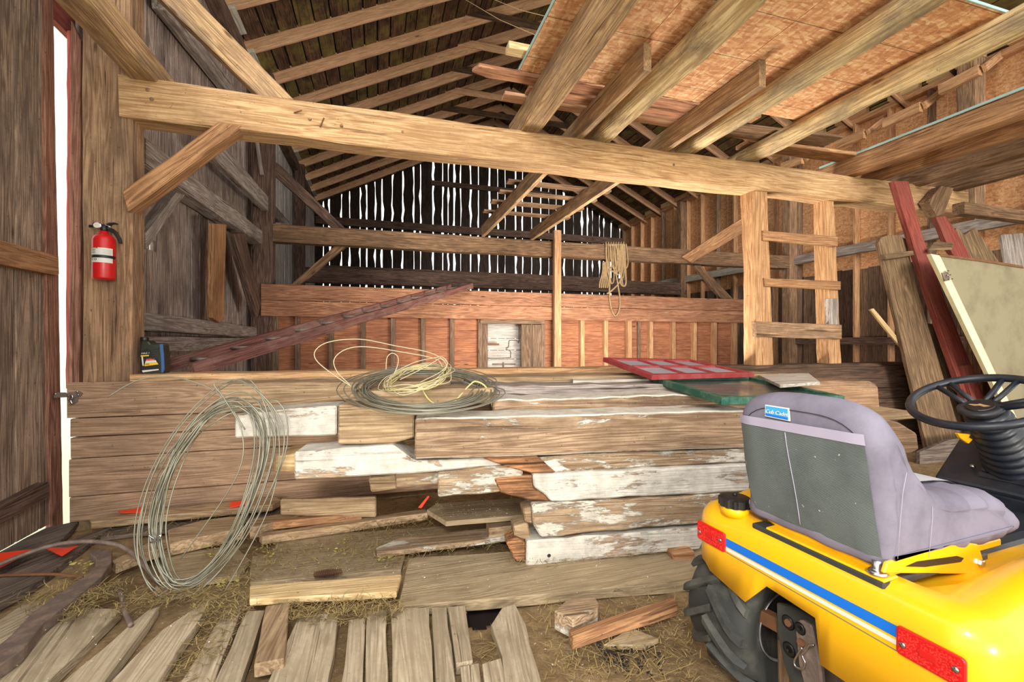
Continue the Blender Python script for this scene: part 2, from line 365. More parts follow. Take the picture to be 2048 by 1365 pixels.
def T(name, pts, r, mat, par=None, closed=False, sides=6, rs=None):
    """a round rod, wire or hose through pts"""
    pts = [Vector(p) for p in pts]; n = len(pts); c = pts[0].copy(); vs, fs = [], []
    up = Vector((.13, .31, .94)).normalized()
    tan0 = None
    for i in range(n):
        a = pts[(i - 1) % n] if closed or i else pts[0]; b = pts[(i + 1) % n] if closed or i < n - 1 else pts[-1]
        t = (b - a); t = t.normalized() if t.length > 1e-9 else Vector((1, 0, 0))
        x = up - t * up.dot(t); x = x.normalized() if x.length > 1e-4 else t.orthogonal().normalized(); y = t.cross(x); up = x
        rr = rs[i] if rs else r
        for k in range(sides):
            q = 2 * math.pi * k / sides; vs.append(pts[i] - c + x * math.cos(q) * rr + y * math.sin(q) * rr)
    m = n if closed else n - 1
    for i in range(m):
        for k in range(sides):
            a = i * sides + k; b = i * sides + (k + 1) % sides; a2 = ((i + 1) % n) * sides + k; b2 = ((i + 1) % n) * sides + (k + 1) % sides
            fs.append((a, b, b2, a2))
    if not closed: fs += [tuple(range(sides - 1, -1, -1)), tuple((n - 1) * sides + k for k in range(sides))]
    return link(name, vs, fs, mat, par, Matrix.Translation(c), True)
def smoothpath(pts, n=8, closed=False):
    pts = [Vector(p) for p in pts]; out = []; N = len(pts)
    for i in range(N if closed else N - 1):
        p = [pts[(i + k) % N] if closed else pts[min(max(i + k, 0), N - 1)] for k in (-1, 0, 1, 2)]
        for j in range(n):
            t = j / n; out.append(.5 * ((2 * p[1]) + (p[2] - p[0]) * t + (2 * p[0] - 5 * p[1] + 4 * p[2] - p[3]) * t * t + (3 * p[1] - p[0] - 3 * p[2] + p[3]) * t ** 3))
    if not closed: out.append(pts[-1])
    return out
def LATHE(name, prof, M, mat, par=None, sides=24, smooth=True):
    """prof = (radius, height) pairs turned about the local z axis of M"""
    vs, fs = [], []
    for r, z in prof:
        for k in range(sides): q = 2 * math.pi * k / sides; vs.append((r * math.cos(q), r * math.sin(q), z))
    for i in range(len(prof) - 1):
        for k in range(sides):
            a, b = i * sides + k, i * sides + (k + 1) % sides; fs.append((a, b, b + sides, a + sides))
    fs.append(tuple(range(sides - 1, -1, -1))); fs.append(tuple((len(prof) - 1) * sides + k for k in range(sides)))
    o = link(name, vs, fs, mat, par, M, smooth)
    return o
def TEXT(name, s, M, size, mat, par, depth=.0006, shear=0, spacing=1.0, align='LEFT'):
    c = bpy.data.curves.new(name, 'FONT'); c.body = s; c.size = size; c.extrude = depth; c.shear = shear; c.space_character = spacing; c.align_x = align
    o = bpy.data.objects.new(name, c); COL.objects.link(o)
    me = bpy.data.meshes.new_from_object(o.evaluated_get(bpy.context.evaluated_depsgraph_get())); bpy.data.objects.remove(o)
    me.materials.clear(); me.materials.append(MATS[mat]); me.name = name
    o = bpy.data.objects.new(name, me); COL.objects.link(o); place(o, M, par); return o
def V(*a): return Vector(a)

# ------------------------------------------------------------------ ground and floor
GA, GB, GH = 3.68, 7.64, 15.3          # planes of the front bent, the second bent and the far gable
XL, XR = -1.98, 9.05
g = link('ground', [(-60, -40, -.5), (70, -40, -.5), (70, 80, -.5), (-60, 80, -.5)], [(0, 1, 2, 3)], 'grass'); g['kind'] = 'structure'
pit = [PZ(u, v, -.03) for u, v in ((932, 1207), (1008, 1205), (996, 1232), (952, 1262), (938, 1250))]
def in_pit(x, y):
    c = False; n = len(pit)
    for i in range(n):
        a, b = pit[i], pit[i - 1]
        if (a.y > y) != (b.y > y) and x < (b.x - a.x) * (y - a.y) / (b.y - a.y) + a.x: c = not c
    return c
nx, ny = 300, 200; x0, x1, y0, y1 = -2.0, 4.2, -.6, 3.6
vs = []
for j in range(ny + 1):
    for i in range(nx + 1):
        x = x0 + (x1 - x0) * i / nx; y = y0 + (y1 - y0) * j / ny
        z = -.035 + .022 * noise.noise(V(x * 2.1, y * 2.1, 0)) + .012 * noise.noise(V(x * 9, y * 9, 3))
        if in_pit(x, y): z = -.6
        vs.append((x, y, z))
floor = link('floor', vs, [(j * (nx + 1) + i, j * (nx + 1) + i + 1, (j + 1) * (nx + 1) + i + 1, (j + 1) * (nx + 1) + i) for j in range(ny) for i in range(nx)], 'dirt', None, None, True)
floor['kind'] = 'structure'
floor.data.materials.append(MATS['pit_shade'])
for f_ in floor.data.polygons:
    if f_.center.z < -.1: f_.material_index = 1  # shade inside the hole put into the colour of its deep faces
Q('subfloor', [(-2, 3.6, -.02), (9.2, 3.6, -.02), (9.2, 15.4, -.02), (-2, 15.4, -.02)], (0, 0, -.08), 'dirt', floor, bev=0)
Q('subfloor', [(4.2, -.6, -.03), (9.2, -.6, -.03), (9.2, 3.6, -.03), (4.2, 3.6, -.03)], (0, 0, -.08), 'dirt', floor, bev=0)
def plank(px, z, t=.035, mat='floor_plank', rough=.006, axis=None, name='plank', par=floor):
    return Q(name, [PZ(u, v, z) for u, v in px], (0, 0, -t), mat, par, axis, rough, .003)
# the fan of loose floorboards in front, running away from the camera
FAN = [((46, 1212), (243, 1219), (40, 1420), (-150, 1420)), ((294, 1222), (318, 1213), (170, 1420), (60, 1420)),
       ((322, 1262), (429, 1192), (283, 1420), (150, 1420)), ((450, 1222), (486, 1203), (410, 1420), (325, 1420)),
       ((494, 1222), (529, 1221), (466, 1420), (404, 1420)), ((598, 1232), (678, 1224), (648, 1420), (506, 1420)),
       ((698, 1240), (730, 1236), (727, 1420), (678, 1420)), ((735, 1222), (774, 1220), (776, 1420), (732, 1420)),
       ((781, 1216), (858, 1216), (868, 1420), (786, 1420)), ((864, 1215), (893, 1215), (917, 1420), (876, 1420)),
       ((896, 1214), (930, 1212), (946, 1322), (912, 1328))]
FAN = [(a, b, (c[0] + .6 * (c[0] - b[0]), c[1] + 120), (d[0] + .6 * (d[0] - a[0]), d[1] + 120)) for a, b, c, d in FAN[:10]] + FAN[10:]
for i, px in enumerate(FAN): plank(px, .012 + .008 * (i % 3), .045, rough=.005)
plank(((982, 1250), (1004, 1216), (1030, 1208), (1052, 1250), (1060, 1290), (1094, 1420), (1030, 1420), (1004, 1310)), .02, .04, rough=.012)
plank(((920, 1334), (958, 1326), (968, 1420), (930, 1420)), .01, .04); plank(((964, 1328), (1002, 1316), (1026, 1420), (974, 1420)), .012, .04)
# dark boards along the left door
plank(((92, 1056), (158, 1042), (118, 1085), (-60, 1178), (-80, 1145)), .01, .04, 'floor_dark', axis=(-.5, -1, 0))
plank(((120, 1088), (232, 1048), (60, 1175), (-60, 1235), (-90, 1200)), .02, .04, 'floor_dark', axis=(-.5, -1, 0))
plank(((-40, 1268), (44, 1210), (120, 1190), (170, 1195), (-20, 1330), (-90, 1330)), .015, .04, 'floor_plank', axis=(-.5, -1, 0))
plank(((240, 1046), (560, 1012), (560, 1030), (200, 1075)), .005, .03, 'floor_dark')
# wide cross boards, grey with dust
plank(((818, 1117), (1100, 1098), (1420, 1078), (1420, 1160), (795, 1214)), .022, .05, 'floor_dusty', .004, (1, 0, 0))
plank(((505, 1112), (745, 1090), (810, 1112), (802, 1140), (500, 1166)), .008, .04, 'floor_dusty', .006, (1, 0, 0))
plank(((560, 1076), (1040, 1040), (1050, 1072), (540, 1108)), .004, .03, 'floor_dusty', .006, (1, 0, 0))
plank(((330, 1110), (470, 1090), (500, 1120), (480, 1150), (310, 1175)), .006, .03, 'floor_dusty', .006, (1, 0, 0))
plank(((1206, 1290), (1262, 1255), (1318, 1278), (1290, 1292)), .0, .02, 'floor_dusty', .004, (1, 0, 0))

# ------------------------------------------------------------------ roof (ceiling)
ceiling = setting('ceiling')
XM, ZE, PITCH = 3.5, 5.55, .5
def roofz(x): return ZE + PITCH * ((x + 2) if x <= XM else (2 * XM + 2 - x))
sl = math.sqrt(1 + PITCH ** 2)
for side in (0, 1):
    x = -2.15 if side == 0 else 9.15
    while (x < XM - .1 if side == 0 else x > XM + .1):
        wd_ = R.uniform(.2, .3); dx = wd_ / sl; xa, xb = (x, x + dx - .006) if side == 0 else (x - dx + .006, x)
        xa, xb = max(xa, -2.15), min(xb, 9.15)
        xc = (xa + xb) / 2; ya = 1.0 if R.random() < .5 else .6
        nrm = Vector((-PITCH, 0, 1)) if side == 0 else Vector((PITCH, 0, 1))
        lift = .012 if int(xc * 50) % 2 else .03
        B('roof_board', (xc, ya, roofz(xc) + .012), (xc, 15.4, roofz(xc) + .012), wd_ - R.uniform(.01, .035), .024, 'roof_board', ceiling, up=nrm, ch=.004)
        x = x + dx if side == 0 else x - dx
for side in (0, 1):
    xa, xb = (-2.2, XM) if side == 0 else (XM, 9.2)
    Q('roofing', [(xa, .4, roofz(max(xa, -2.0)) + .045 - (.1 if side == 0 else 0)), (xb, .4, roofz(min(xb, 9.0)) + .045 - (.1 if side else 0)), (xb, 15.5, roofz(min(xb, 9.0)) + .045 - (.1 if side else 0)), (xa, 15.5, roofz(max(xa, -2.0)) + .045 - (.1 if side == 0 else 0))], (0, 0, .03), 'roofing', ceiling, (0, 1, 0), bev=0)
YR = [4.7 + .9 * k for k in range(12)]
for k, y in enumerate(YR):
    for side in (0, 1):
        e = V(-2.12, y, roofz(-2.0) - .13) if side == 0 else V(9.12, y, roofz(9.0) - .13)
        r_ = V(XM, y, roofz(XM) - .12)
        nrm = Vector((-PITCH, 0, 1)) if side == 0 else Vector((PITCH, 0, 1))
        B('rafter', e, r_, .05, .21, 'new_rafter', ceiling, up=nrm, ch=.004)
        e2, r2 = e + V(0, .055 if k % 3 else .12, .01), r_ + V(0, .055 if k % 3 else .12, .01)
        if k % 4 != 3: B('rafter', e2, r2, .045, .18, 'old_rafter', ceiling, up=nrm, ch=.004, rough=.006)
    if k % 1 == 0 and y > 7.5:
        zc = 6.24 + 1.2 - .0; xl = 1.78
        B('collar_tie', (xl - .25, y - .05, 7.40), (2 * XM - xl + .25, y - .05, 7.40), .04, .15, 'new_rafter' if k % 2 else 'old_rafter', ceiling, ch=.004)
# ------------------------------------------------------------------ left wall
wall_left = setting('wall_left')
y = 3.87; k = 0
while y < GH:
    w = R.uniform(.2, .29); pale = y > 7.9; mt = 'siding_lit' if pale else 'siding'
    zt = 5.38; xo = XL - .015 + R.uniform(-.006, .004)
    def vb(z0, z1): return B('board', (xo, y + w / 2, z0), (xo, y + w / 2, z1), w - .012, .03, mt, wall_left, up=(1, 0, 0), ch=.006, rough=.0)
    if k == 8: vb(0, 1.03); vb(1.13, zt)
    elif k == 12: vb(0, 1.02); vb(1.09, zt)
    elif k == 3: vb(0, 2.02); B('board', (xo, y + .05, 2.02), (xo, y + .05, 2.12), .1, .03, mt, wall_left, up=(1, 0, 0)); B('board', (xo, y + w - .03, 2.02), (xo, y + w - .03, 2.12), .06, .03, mt, wall_left, up=(1, 0, 0)); vb(2.12, zt)
    else: vb(0, zt)
    if k not in (3, 4): B('batten', (XL - .042, y, 0), (XL - .042, y, zt), .09, .02, 'siding', wall_left, up=(1, 0, 0), ch=.003)
    y += w; k += 1
B('girt', PX(262, 300, -1.84), PX(530, 488, -1.84), .2, .21, 'grey_timber', wall_left, rough=.012)
B('girt', (-1.88, 3.9, 1.36), (-1.88, 7.6, 1.33), .16, .15, 'grey_timber', wall_left, rough=.01)
B('girt', (-1.92, 3.9, 1.17), (-1.92, 7.6, 1.17), .07, .14, 'grey_timber', wall_left, rough=.008)
B('girt', PX(316, 0, -1.88) + V(0, 0, .02), PX(470, 196, -1.88), .1, .2, 'grey_timber', wall_left, rough=.01)
B('girt', (-1.86, 7.8, 1.98), (-1.86, 13.5, 1.98), .14, .26, 'siding_lit', wall_left, rough=.01)
B('plate', (-1.9, 3.9, 5.28), (-1.9, 15.2, 5.28), .16, .18, 'dark_timber', wall_left, rough=.01)
for q in range(11):
    yq = 4.55 + .9 * q
    B('blocking', (-1.86, yq + .12, 5.46), (-1.86, yq + .62, 5.46), .05, .17, 'white_board', wall_left, up=(1, 0, .4), ch=.004)  # daylight on the eave blocks put into their white colour
# ------------------------------------------------------------------ far gable wall with daylight between its boards
wall_back = setting('wall_back')
x = -2.05
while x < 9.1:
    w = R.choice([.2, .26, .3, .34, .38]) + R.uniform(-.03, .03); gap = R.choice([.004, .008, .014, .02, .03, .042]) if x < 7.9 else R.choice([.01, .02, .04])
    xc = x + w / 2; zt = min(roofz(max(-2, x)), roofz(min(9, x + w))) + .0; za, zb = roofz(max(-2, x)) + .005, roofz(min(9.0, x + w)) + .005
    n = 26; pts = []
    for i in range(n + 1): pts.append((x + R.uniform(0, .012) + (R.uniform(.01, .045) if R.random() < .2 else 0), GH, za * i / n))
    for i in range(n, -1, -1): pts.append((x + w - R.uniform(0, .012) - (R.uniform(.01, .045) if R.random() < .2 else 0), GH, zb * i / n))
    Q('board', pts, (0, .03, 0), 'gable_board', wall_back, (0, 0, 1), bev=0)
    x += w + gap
B('girt', (-1.95, 15.2, 5.02), (9, 15.2, 5.02), .12, .24, 'dark_timber', wall_back, rough=.012)
B('girt', (1.65, 15.2, 6.55), (6.0, 15.2, 6.55), .1, .16, 'dark_timber', wall_back)
B('girt', (-1.95, 15.2, 3.5), (9, 15.2, 3.5), .12, .2, 'dark_timber', wall_back, rough=.012)
B('girt', (-1.95, 15.2, 1.9), (9, 15.2, 1.9), .12, .2, 'dark_timber', wall_back)
# ------------------------------------------------------------------ right wall: sheathing, studs, plates
wall_right = setting('wall_right')
yy = .16
while yy < 15.2:
    ye = min(yy + 1.22, 15.25)
    B('osb_panel', (XR, yy, 4.1), (XR, ye - .006, 4.1), .014, 3.0, 'osb_wall', wall_right, ch=.001)
    yy += 1.22
y = .2
while y < 15.0:
    w = R.uniform(.22, .34)
    B('board', (XR - .02 - R.uniform(0, .01), y + w / 2, 0), (XR - .02, y + w / 2, 2.62 + R.uniform(-.03, .03)), w - .006, .03, R.choice(['partition_dark', 'siding', 'partition_dark', 'stud_grey']), wall_right, up=(1, 0, 0), ch=.005)
    y += w
for k in range(25):
    y = .25 + .62 * k
    B('stud', (XR - .09, y, .02), (XR - .09, y, 5.45), .14, .045, 'stud_tan' if k % 4 else 'stud_grey', wall_right, up=(0, 1, 0), ch=.003)
B('plate', (XR - .09, .2, 5.5), (XR - .09, 15.25, 5.5), .16, .09, 'stud_tan', wall_right, ch=.004)
for k in range(14):
    y = 3.6 + .85 * k
    B('blocking', (XR - .22, y, 5.6), (XR - .22, y + R.uniform(.45, .75), 5.6), .09, .14, 'fresh_plank' if k % 3 else 'stud_tan', wall_right, ch=.004)
for (ua, va), (ub, vb) in (((1768, 248), (1842, 214)), ((1674, 290), (1730, 268)), ((1564, 334), (1606, 320)), ((1880, 180), (1960, 140))):
    B('blocking', PX(ua, va, 8.55), PX(ub, vb, 8.55), .09, .16, 'stud_tan', wall_right, ch=.006)
    B('blocking', PX(ub, vb, 8.55) + V(0, -.05, 0), PX(ub, vb, 8.55) + V(.5, -.05, .35), .05, .12, 'stud_tan', wall_right, ch=.004)
B('girt', (8.82, 3.4, 2.98), (8.82, 7.9, 2.98), .14, .18, 'grey_timber', wall_right, rough=.012)
B('girt', (8.85, 3.4, 1.2), (8.85, 7.9, 1.2), .12, .14, 'dark_timber', wall_right, rough=.01)
B('girt', (8.86, 8.6, 3.03), (8.86, 15.1, 3.12), .06, .19, 'white_board', wall_right)
B('post', (8.7, 4.55, 3.2), (8.7, 4.55, 5.5), .24, .24, 'old_post', wall_right, rough=.015)
B('post', (8.75, 7.75, 0), (8.75, 7.75, 5.5), .22, .22, 'old_post', wall_right, rough=.01)
# ------------------------------------------------------------------ low red partition under the second bent, with its little door
wall_middle = setting('wall_middle')
dx0, dx1 = PY(962, 690, 7.72).x, PY(1042, 690, 7.72).x; dz = PY(1000, 648, 7.72).z
z = .1
while z < 1.62:
    h = min(.3, 1.66 - z)
    if z + h <= dz + .02 or z < dz:
        B('board', (-1.75, 7.78, z + h / 2), (dx0, 7.78, z + h / 2), .025, h + .002, 'pine_red', wall_middle, ch=.004)
        B('board', (PY(1083, 690, 7.72).x, 7.78, z + h / 2), (7.2, 7.78, z + h / 2), .025, h + .002, 'pine_red', wall_middle, ch=.004)
    z += h
B('board', (dx0, 7.78, (dz + 1.66) / 2), (PY(1083, 690, 7.72).x, 7.78, (dz + 1.66) / 2), .025, 1.66 - dz, 'pine_red', wall_middle, ch=.004)
for ua, ub in ((1042, 1064), (1064, 1084)):
    B('board', (PY((ua + ub) / 2, 690, 7.74).x, 7.74, .1), (PY((ua + ub) / 2, 690, 7.74).x, 7.74, dz - .01), PY(ub, 690, 7.74).x - PY(ua, 690, 7.74).x - .005, .03, 'stud_grey', wall_middle, up=(0, 1, 0), ch=.004)
B('rail', (-1.75, 7.66, 1.955), (7.6, 7.66, 1.955), .07, .245, 'pine_rim', wall_middle, rough=.004, seg=12)
B('rail', (-1.75, 7.665, 1.705), (7.6, 7.665, 1.705), .075, .24, 'pine_rim', wall_middle, rough=.005, seg=12)
for u in (551, 595, 662, 726, 786, 846, 904, 960, 1086, 1163, 1210, 1300, 1345, 1387, 1427, 1467):
    p = PY(u, 690, 7.72); dp = .06 if u < 1100 else .1
    B('stud', (p.x, 7.765 - dp / 2, .1), (p.x, 7.765 - dp / 2, 1.585), .075 if u < 1100 else .08, dp, 'stud_grey' if u < 1100 else 'stud_tan', wall_middle, up=(0, 1, 0), ch=.004)
B('stud', (PY(1255, 690, 7.72).x, 7.68, .1), (PY(1255, 690, 7.72).x, 7.68, 1.585), .09, .1, 'stud_tan', wall_middle, up=(0, 1, 0), ch=.004)
B('stud', (PY(1277, 690, 7.74).x, 7.73, .1), (PY(1277, 690, 7.74).x, 7.73, 1.585), .06, .05, 'stud_grey', wall_middle, up=(0, 1, 0), ch=.004)
B('header', (PY(960, 645, 7.7).x, 7.7, dz + .04), (PY(1088, 645, 7.7).x, 7.7, dz + .04), .06, .08, 'stud_grey', wall_middle, ch=.004)
B('stud', (PY(1014, 630, 7.7).x, 7.71, dz + .08), (PY(1014, 630, 7.7).x, 7.71, 1.585), .08, .05, 'stud_grey', wall_middle, up=(0, 1, 0), ch=.004)
door_2 = setting('door_2')
a, b = PY(964, 690, 8.05).x, PY(1052, 690, 8.05).x
zz = .3
for h in (.36, .2, .17, .22, .3):
    B('plank', (a, 8.05, zz + h / 2), (b, 8.05, zz + h / 2), .03, h - .006, 'white_door', door_2, ch=.004); zz += h
B('jamb', (PY(968, 690, 7.9).x, 7.9, .1), (PY(968, 690, 7.9).x, 7.9, dz), .12, .1, 'stud_grey', door_2, up=(0, 1, 0))
B('latch_bar', PY(964, 689, 7.95), PY(998, 689, 7.95), .03, .03, 'rust', door_2)
rod = [PY(u, v, 8.02) for u, v in ((974, 717), (1018, 716), (1021, 712), (1021, 703), (1012, 699))]
T('strap', smoothpath(rod, 5), .008, 'iron', door_2); T('strap', smoothpath([PY(u, v, 8.02) for u, v in ((1012, 697), (1017, 694), (1018, 684), (1022, 681), (1034, 682), (1037, 687))], 5), .008, 'iron', door_2)
T('strap', [PY(1038, 651, 8.02), PY(1038, 685, 8.02)], .01, 'iron', door_2)
B('latch_bar', PY(985, 729, 8.02), PY(1031, 729, 8.02), .02, .03, 'iron', door_2); B('hook', PY(1007, 725, 8.01), PY(1007, 736, 8.01), .02, .03, 'iron', door_2)

# ------------------------------------------------------------------ sliding door and trim at the left edge
door_1 = setting('door_1')
y = .46; XD = -2.06
for w in (.24, .26, .22, .25, .24, .23, .26, .24, .22, .26, .2, .24, .19, .12):
    B('board', (XD, y + w / 2, .02), (XD, y + w / 2, 3.75), w - .006, .03, 'door_board', door_1, up=(1, 0, 0), ch=.006); y += w
B('rail', (XD + .045, .46, 1.685), (XD + .045, y - .05, 1.685), .06, .125, 'brown_brace', door_1, rough=.006)
B('rail', (XD + .045, 1.9, .18), (XD + .045, y - .14, .27), .05, .1, 'dark_timber', door_1, rough=.008)
Q('stile', [PX(u, v, XD + .035) for u, v in ((90, -60), (107, -60), (112, 300), (117, 500), (122, 800), (127, 1052), (104, 1064), (92, 500))], (-.035, 0, 0), 'red_board', door_1, (0, 0, 1), .002, .004)
trim = setting('trim_1')
B('header_board', (XD - .02, 2.4, 3.46), (XD - .02, 4.0, 3.42), .05, .22, 'red_paint_wood', trim)
Q('corner_board', [PY(u, v, 3.74) for u, v in ((141, 40), (161, 80), (160, 778), (136, 778))], (0, .04, 0), 'red_board', trim, (0, 0, 1), .003)
Q('corner_board', [PY(u, v, 3.76) for u, v in ((133, 60), (143, 60), (140, 778), (131, 778))], (0, .03, 0), 'red_paint_wood', trim, (0, 0, 1), .003)

# ------------------------------------------------------------------ plank half wall across the bay, with its sill timber
wall_front = setting('wall_front')
xl, xr = PY(131, 800, 3.6).x, 6.6
zs = [.93, .693, .57, .428, .178, .012]
for i in range(5):
    zc, h = (zs[i] + zs[i + 1]) / 2, zs[i] - zs[i + 1]
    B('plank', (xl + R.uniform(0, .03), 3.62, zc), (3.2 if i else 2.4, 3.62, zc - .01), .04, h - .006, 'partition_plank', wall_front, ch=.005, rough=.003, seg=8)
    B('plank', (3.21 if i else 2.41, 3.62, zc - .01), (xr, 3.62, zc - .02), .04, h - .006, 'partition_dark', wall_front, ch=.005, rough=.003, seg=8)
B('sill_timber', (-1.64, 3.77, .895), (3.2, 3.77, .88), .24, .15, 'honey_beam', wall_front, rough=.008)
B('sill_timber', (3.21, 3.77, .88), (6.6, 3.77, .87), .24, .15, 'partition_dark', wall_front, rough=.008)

# ------------------------------------------------------------------ timber frame: each timber is a thing of its own
def timber(name, label, cat, *a, group=None, **k): return tag(B(name, *a, **k), label, cat, group)
YF = GA
po = timber('barn_post', 'thick brown hewn post at left carrying the fire extinguisher', 'post', (-1.785, 3.785, .0), (-1.785, 3.785, 5.4), .28, .18, 'old_post', up=(0, 1, 0), rough=.008)
timber('tie_beam', 'long honey coloured hewn beam crossing the picture from the extinguisher post', 'beam', (-1.71, 3.768, 2.875), (6.95, 3.768, 2.9), .2, .29, 'honey_beam', rough=.016)
for u, v in ((296, 180), (304, 199), (458, 205), (441, 222), (551, 225), (620, 240), (683, 252), (805, 265), (1347, 330)):
    p = PY(u, v, 3.675); LATHE('peg', [(.013, -.03), (.013, .006), (.008, .01)], frame(p, (1, 0, 0), (0, -1, 0)), 'old_post', bpy.data.objects['tie_beam'], 8)
T('nail', [PY(648, 236, 3.67), PY(640, 254, 3.66)], .005, 'rust', bpy.data.objects['tie_beam'])
T('nail', [PY(588, 226, 3.67), PY(603, 221, 3.62)], .005, 'rust', bpy.data.objects['tie_beam'])
tag(Q('knee_brace', [PY(u, v, 3.655) for u, v in ((243, 383), (436, 243), (487, 251), (254, 424))], (0, .13, 0), 'brown_brace', None, rough=.003, bev=.008), 'short orange brown brace under the honey beam beside the fire extinguisher post', 'brace')
tag(Q('knee_brace', [PY(u, v, 3.70) for u, v in ((262, -60), (330, -68), (588, 199), (520, 195))], (0, .14, 0), 'loft_joist', None, rough=.004, bev=.008), 'pale greenish brace rising from the honey beam to the upper left', 'brace')
timber('wall_girt', 'heavy beam overhead at upper left, its end resting on the honey beam', 'beam', (-1.57, 1.2, 3.09), (-1.57, 3.95, 3.09), .17, .17, 'loft_joist', rough=.012)
tag(Q('ladder_post', [PY(u, v, 3.68) for u, v in ((1505, 376), (1535, 376), (1548, 742), (1512, 742), (1512, 540))], (0, .17, 0), 'post_gold', None, (0, 0, 1), .004, .008), 'stout golden post with the loft ladder rungs nailed to its right', 'post')
lad = thing('loft_ladder', 'fixed wooden loft ladder of rungs between two golden posts', 'ladder', PY(1660, 740, 3.7))
Q('rail', [PY(u, v, 3.7) for u, v in ((1652, 388), (1668, 388), (1684, 742), (1660, 742))], (0, .16, 0), 'post_gold', lad, (0, 0, 1), .005, .008)
Q('rung', [PY(u, v, 3.66) for u, v in ((1526, 461), (1676, 473), (1676, 493), (1526, 481))], (0, .045, 0), 'brown_brace', lad, rough=.003)
Q('rung', [PY(u, v, 3.66) for u, v in ((1528, 556), (1682, 563), (1682, 580), (1530, 573))], (0, .045, 0), 'brown_brace', lad, rough=.003)
Q('rung', [PY(u, v, 3.65) for u, v in ((1512, 643), (1684, 650), (1684, 679), (1514, 674))], (0, .06, 0), 'old_post', lad, rough=.004)
Q('splice_block', [PY(u, v, 3.66) for u, v in ((1657, 597), (1676, 597), (1678, 650), (1659, 650))], (0, .05, 0), 'grey_timber', lad, (0, 0, 1))
tag(B('stub_beam', PY(1916, 418, 3.45), PY(2090, 440, 3.45), .12, .135, 'tie_brown', rough=.006), 'short brown beam stub level with the tops of the broken grey boards', 'beam')
tag(Q('bracket_block', [PY(u, v, 3.55) for u, v in ((1857, 402), (1882, 372), (1908, 376), (1888, 428), (1874, 433))], (0, .1, 0), 'tie_brown', None, rough=.003), 'small wedge shaped block wedged under the joists at upper right', 'block')
tag(B('barn_post', (PY(1958, 740, 3.8).x, 3.8, 0), (PY(1958, 740, 3.8).x, 3.8, 2.3), .24, .2, 'tie_brown', rough=.01), 'rough brown post behind the leaning cream door', 'post')
# second bent
timber('barn_post', 'dark reddish post at the left end of the second cross beam', 'post', (-1.74, 7.77, .02), (-1.74, 7.77, 5.35), .29, .2, 'dark_timber', up=(0, 1, 0), rough=.01)
timber('tie_beam', 'brown second cross beam with the coiled rope hung over it', 'beam', (-1.6, 7.75, 2.88), (8.9, 7.75, 2.93), .2, .28, 'tie_brown', rough=.018)
timber('tie_beam', 'dark far cross beam in front of the daylight slits', 'beam', (-1.9, 11.5, 2.77), (8.9, 11.5, 2.77), .2, .36, 'dark_timber', rough=.012)
timber('barn_post', 'far dark post at the left end of the far cross beam', 'post', (-1.82, 11.5, .02), (-1.82, 11.5, 5.35), .22, .2, 'dark_timber', up=(0, 1, 0), rough=.01)
timber('barn_post', 'far post at the right end of the far cross beam behind hung rope', 'post', (8.78, 11.5, .02), (8.78, 11.5, 5.4), .2, .2, 'tie_brown', up=(0, 1, 0), rough=.01)
tag(Q('wall_brace', [PX(u, v, -1.66) for u, v in ((440, 290), (450, 292), (581, 446), (560, 446), (425, 312))], (-.1, 0, 0), 'grey_timber', None, None, .004, .006), 'long grey brace slanting down across the left wall to the second cross beam', 'brace')
tag(Q('wall_brace', [PX(u, v, -1.7) for u, v in ((292, 468), (354, 385), (371, 390), (294, 500))], (-.09, 0, 0), 'grey_timber', None, None, .003, .006), 'short grey brace under the left wall girt beside the extinguisher post', 'brace')
tag(Q('wall_brace', [PX(u, v, -1.7) for u, v in ((468, 468), (490, 466), (522, 608), (516, 634))], (-.09, 0, 0), 'dark_timber', None, None, .003, .006), 'dark narrow brace leaning against the dark reddish post on the left wall', 'brace')
tag(Q('loose_plank', [PX(u, v, -1.76) for u, v in ((426, 447), (453, 449), (448, 640), (440, 646), (424, 636))], (-.05, 0, 0), 'brown_brace', None, (0, 0, 1), .003, .006), 'upright brown plank standing against the left wall on its low girt', 'plank')
tag(Q('cross_brace', [PY(u, v, 7.78) for u, v in ((676, 486), (696, 490), (586, 582), (556, 592))], (0, .1, 0), 'tie_brown', None, None, .003), 'brown brace below the second cross beam near its left post', 'brace')
tag(Q('cross_brace', [PY(u, v, 7.88) for u, v in ((548, 322), (560, 330), (690, 456), (664, 456), (546, 348))], (0, .1, 0), 'dark_timber', None, None, .003), 'dark brown brace above the second cross beam near its left post', 'brace')
tag(Q('cross_brace', [PY(u, v, 7.6) for u, v in ((1364, 514), (1482, 438), (1500, 446), (1500, 458), (1384, 526))], (0, .05, 0), 'brown_brace', None, None, .003), 'brown brace above the second cross beam left of the ladder', 'brace')
tag(Q('cross_brace', [PY(u, v, 7.7) for u, v in ((1388, 531), (1402, 531), (1472, 604), (1448, 604))], (0, .08, 0), 'tie_brown', None, None, .003), 'grey brown brace below the second cross beam left of the ladder', 'brace')
timber('prop_post', 'slender upright post in front of the second cross beam', 'post', (PY(1114, 600, 7.5).x, 7.5, .02), (PY(1114, 600, 7.5).x, 7.5, 3.2), .13, .1, 'stud_tan', up=(0, 1, 0), rough=.004)
tag(B('purlin_brace', PY(512, 270, 7.6), PY(524, 350, 7.6), .05, .03, 'grey_timber', up=(0, 1, 0)), 'thin grey strip on the top of the dark reddish post', 'strip')

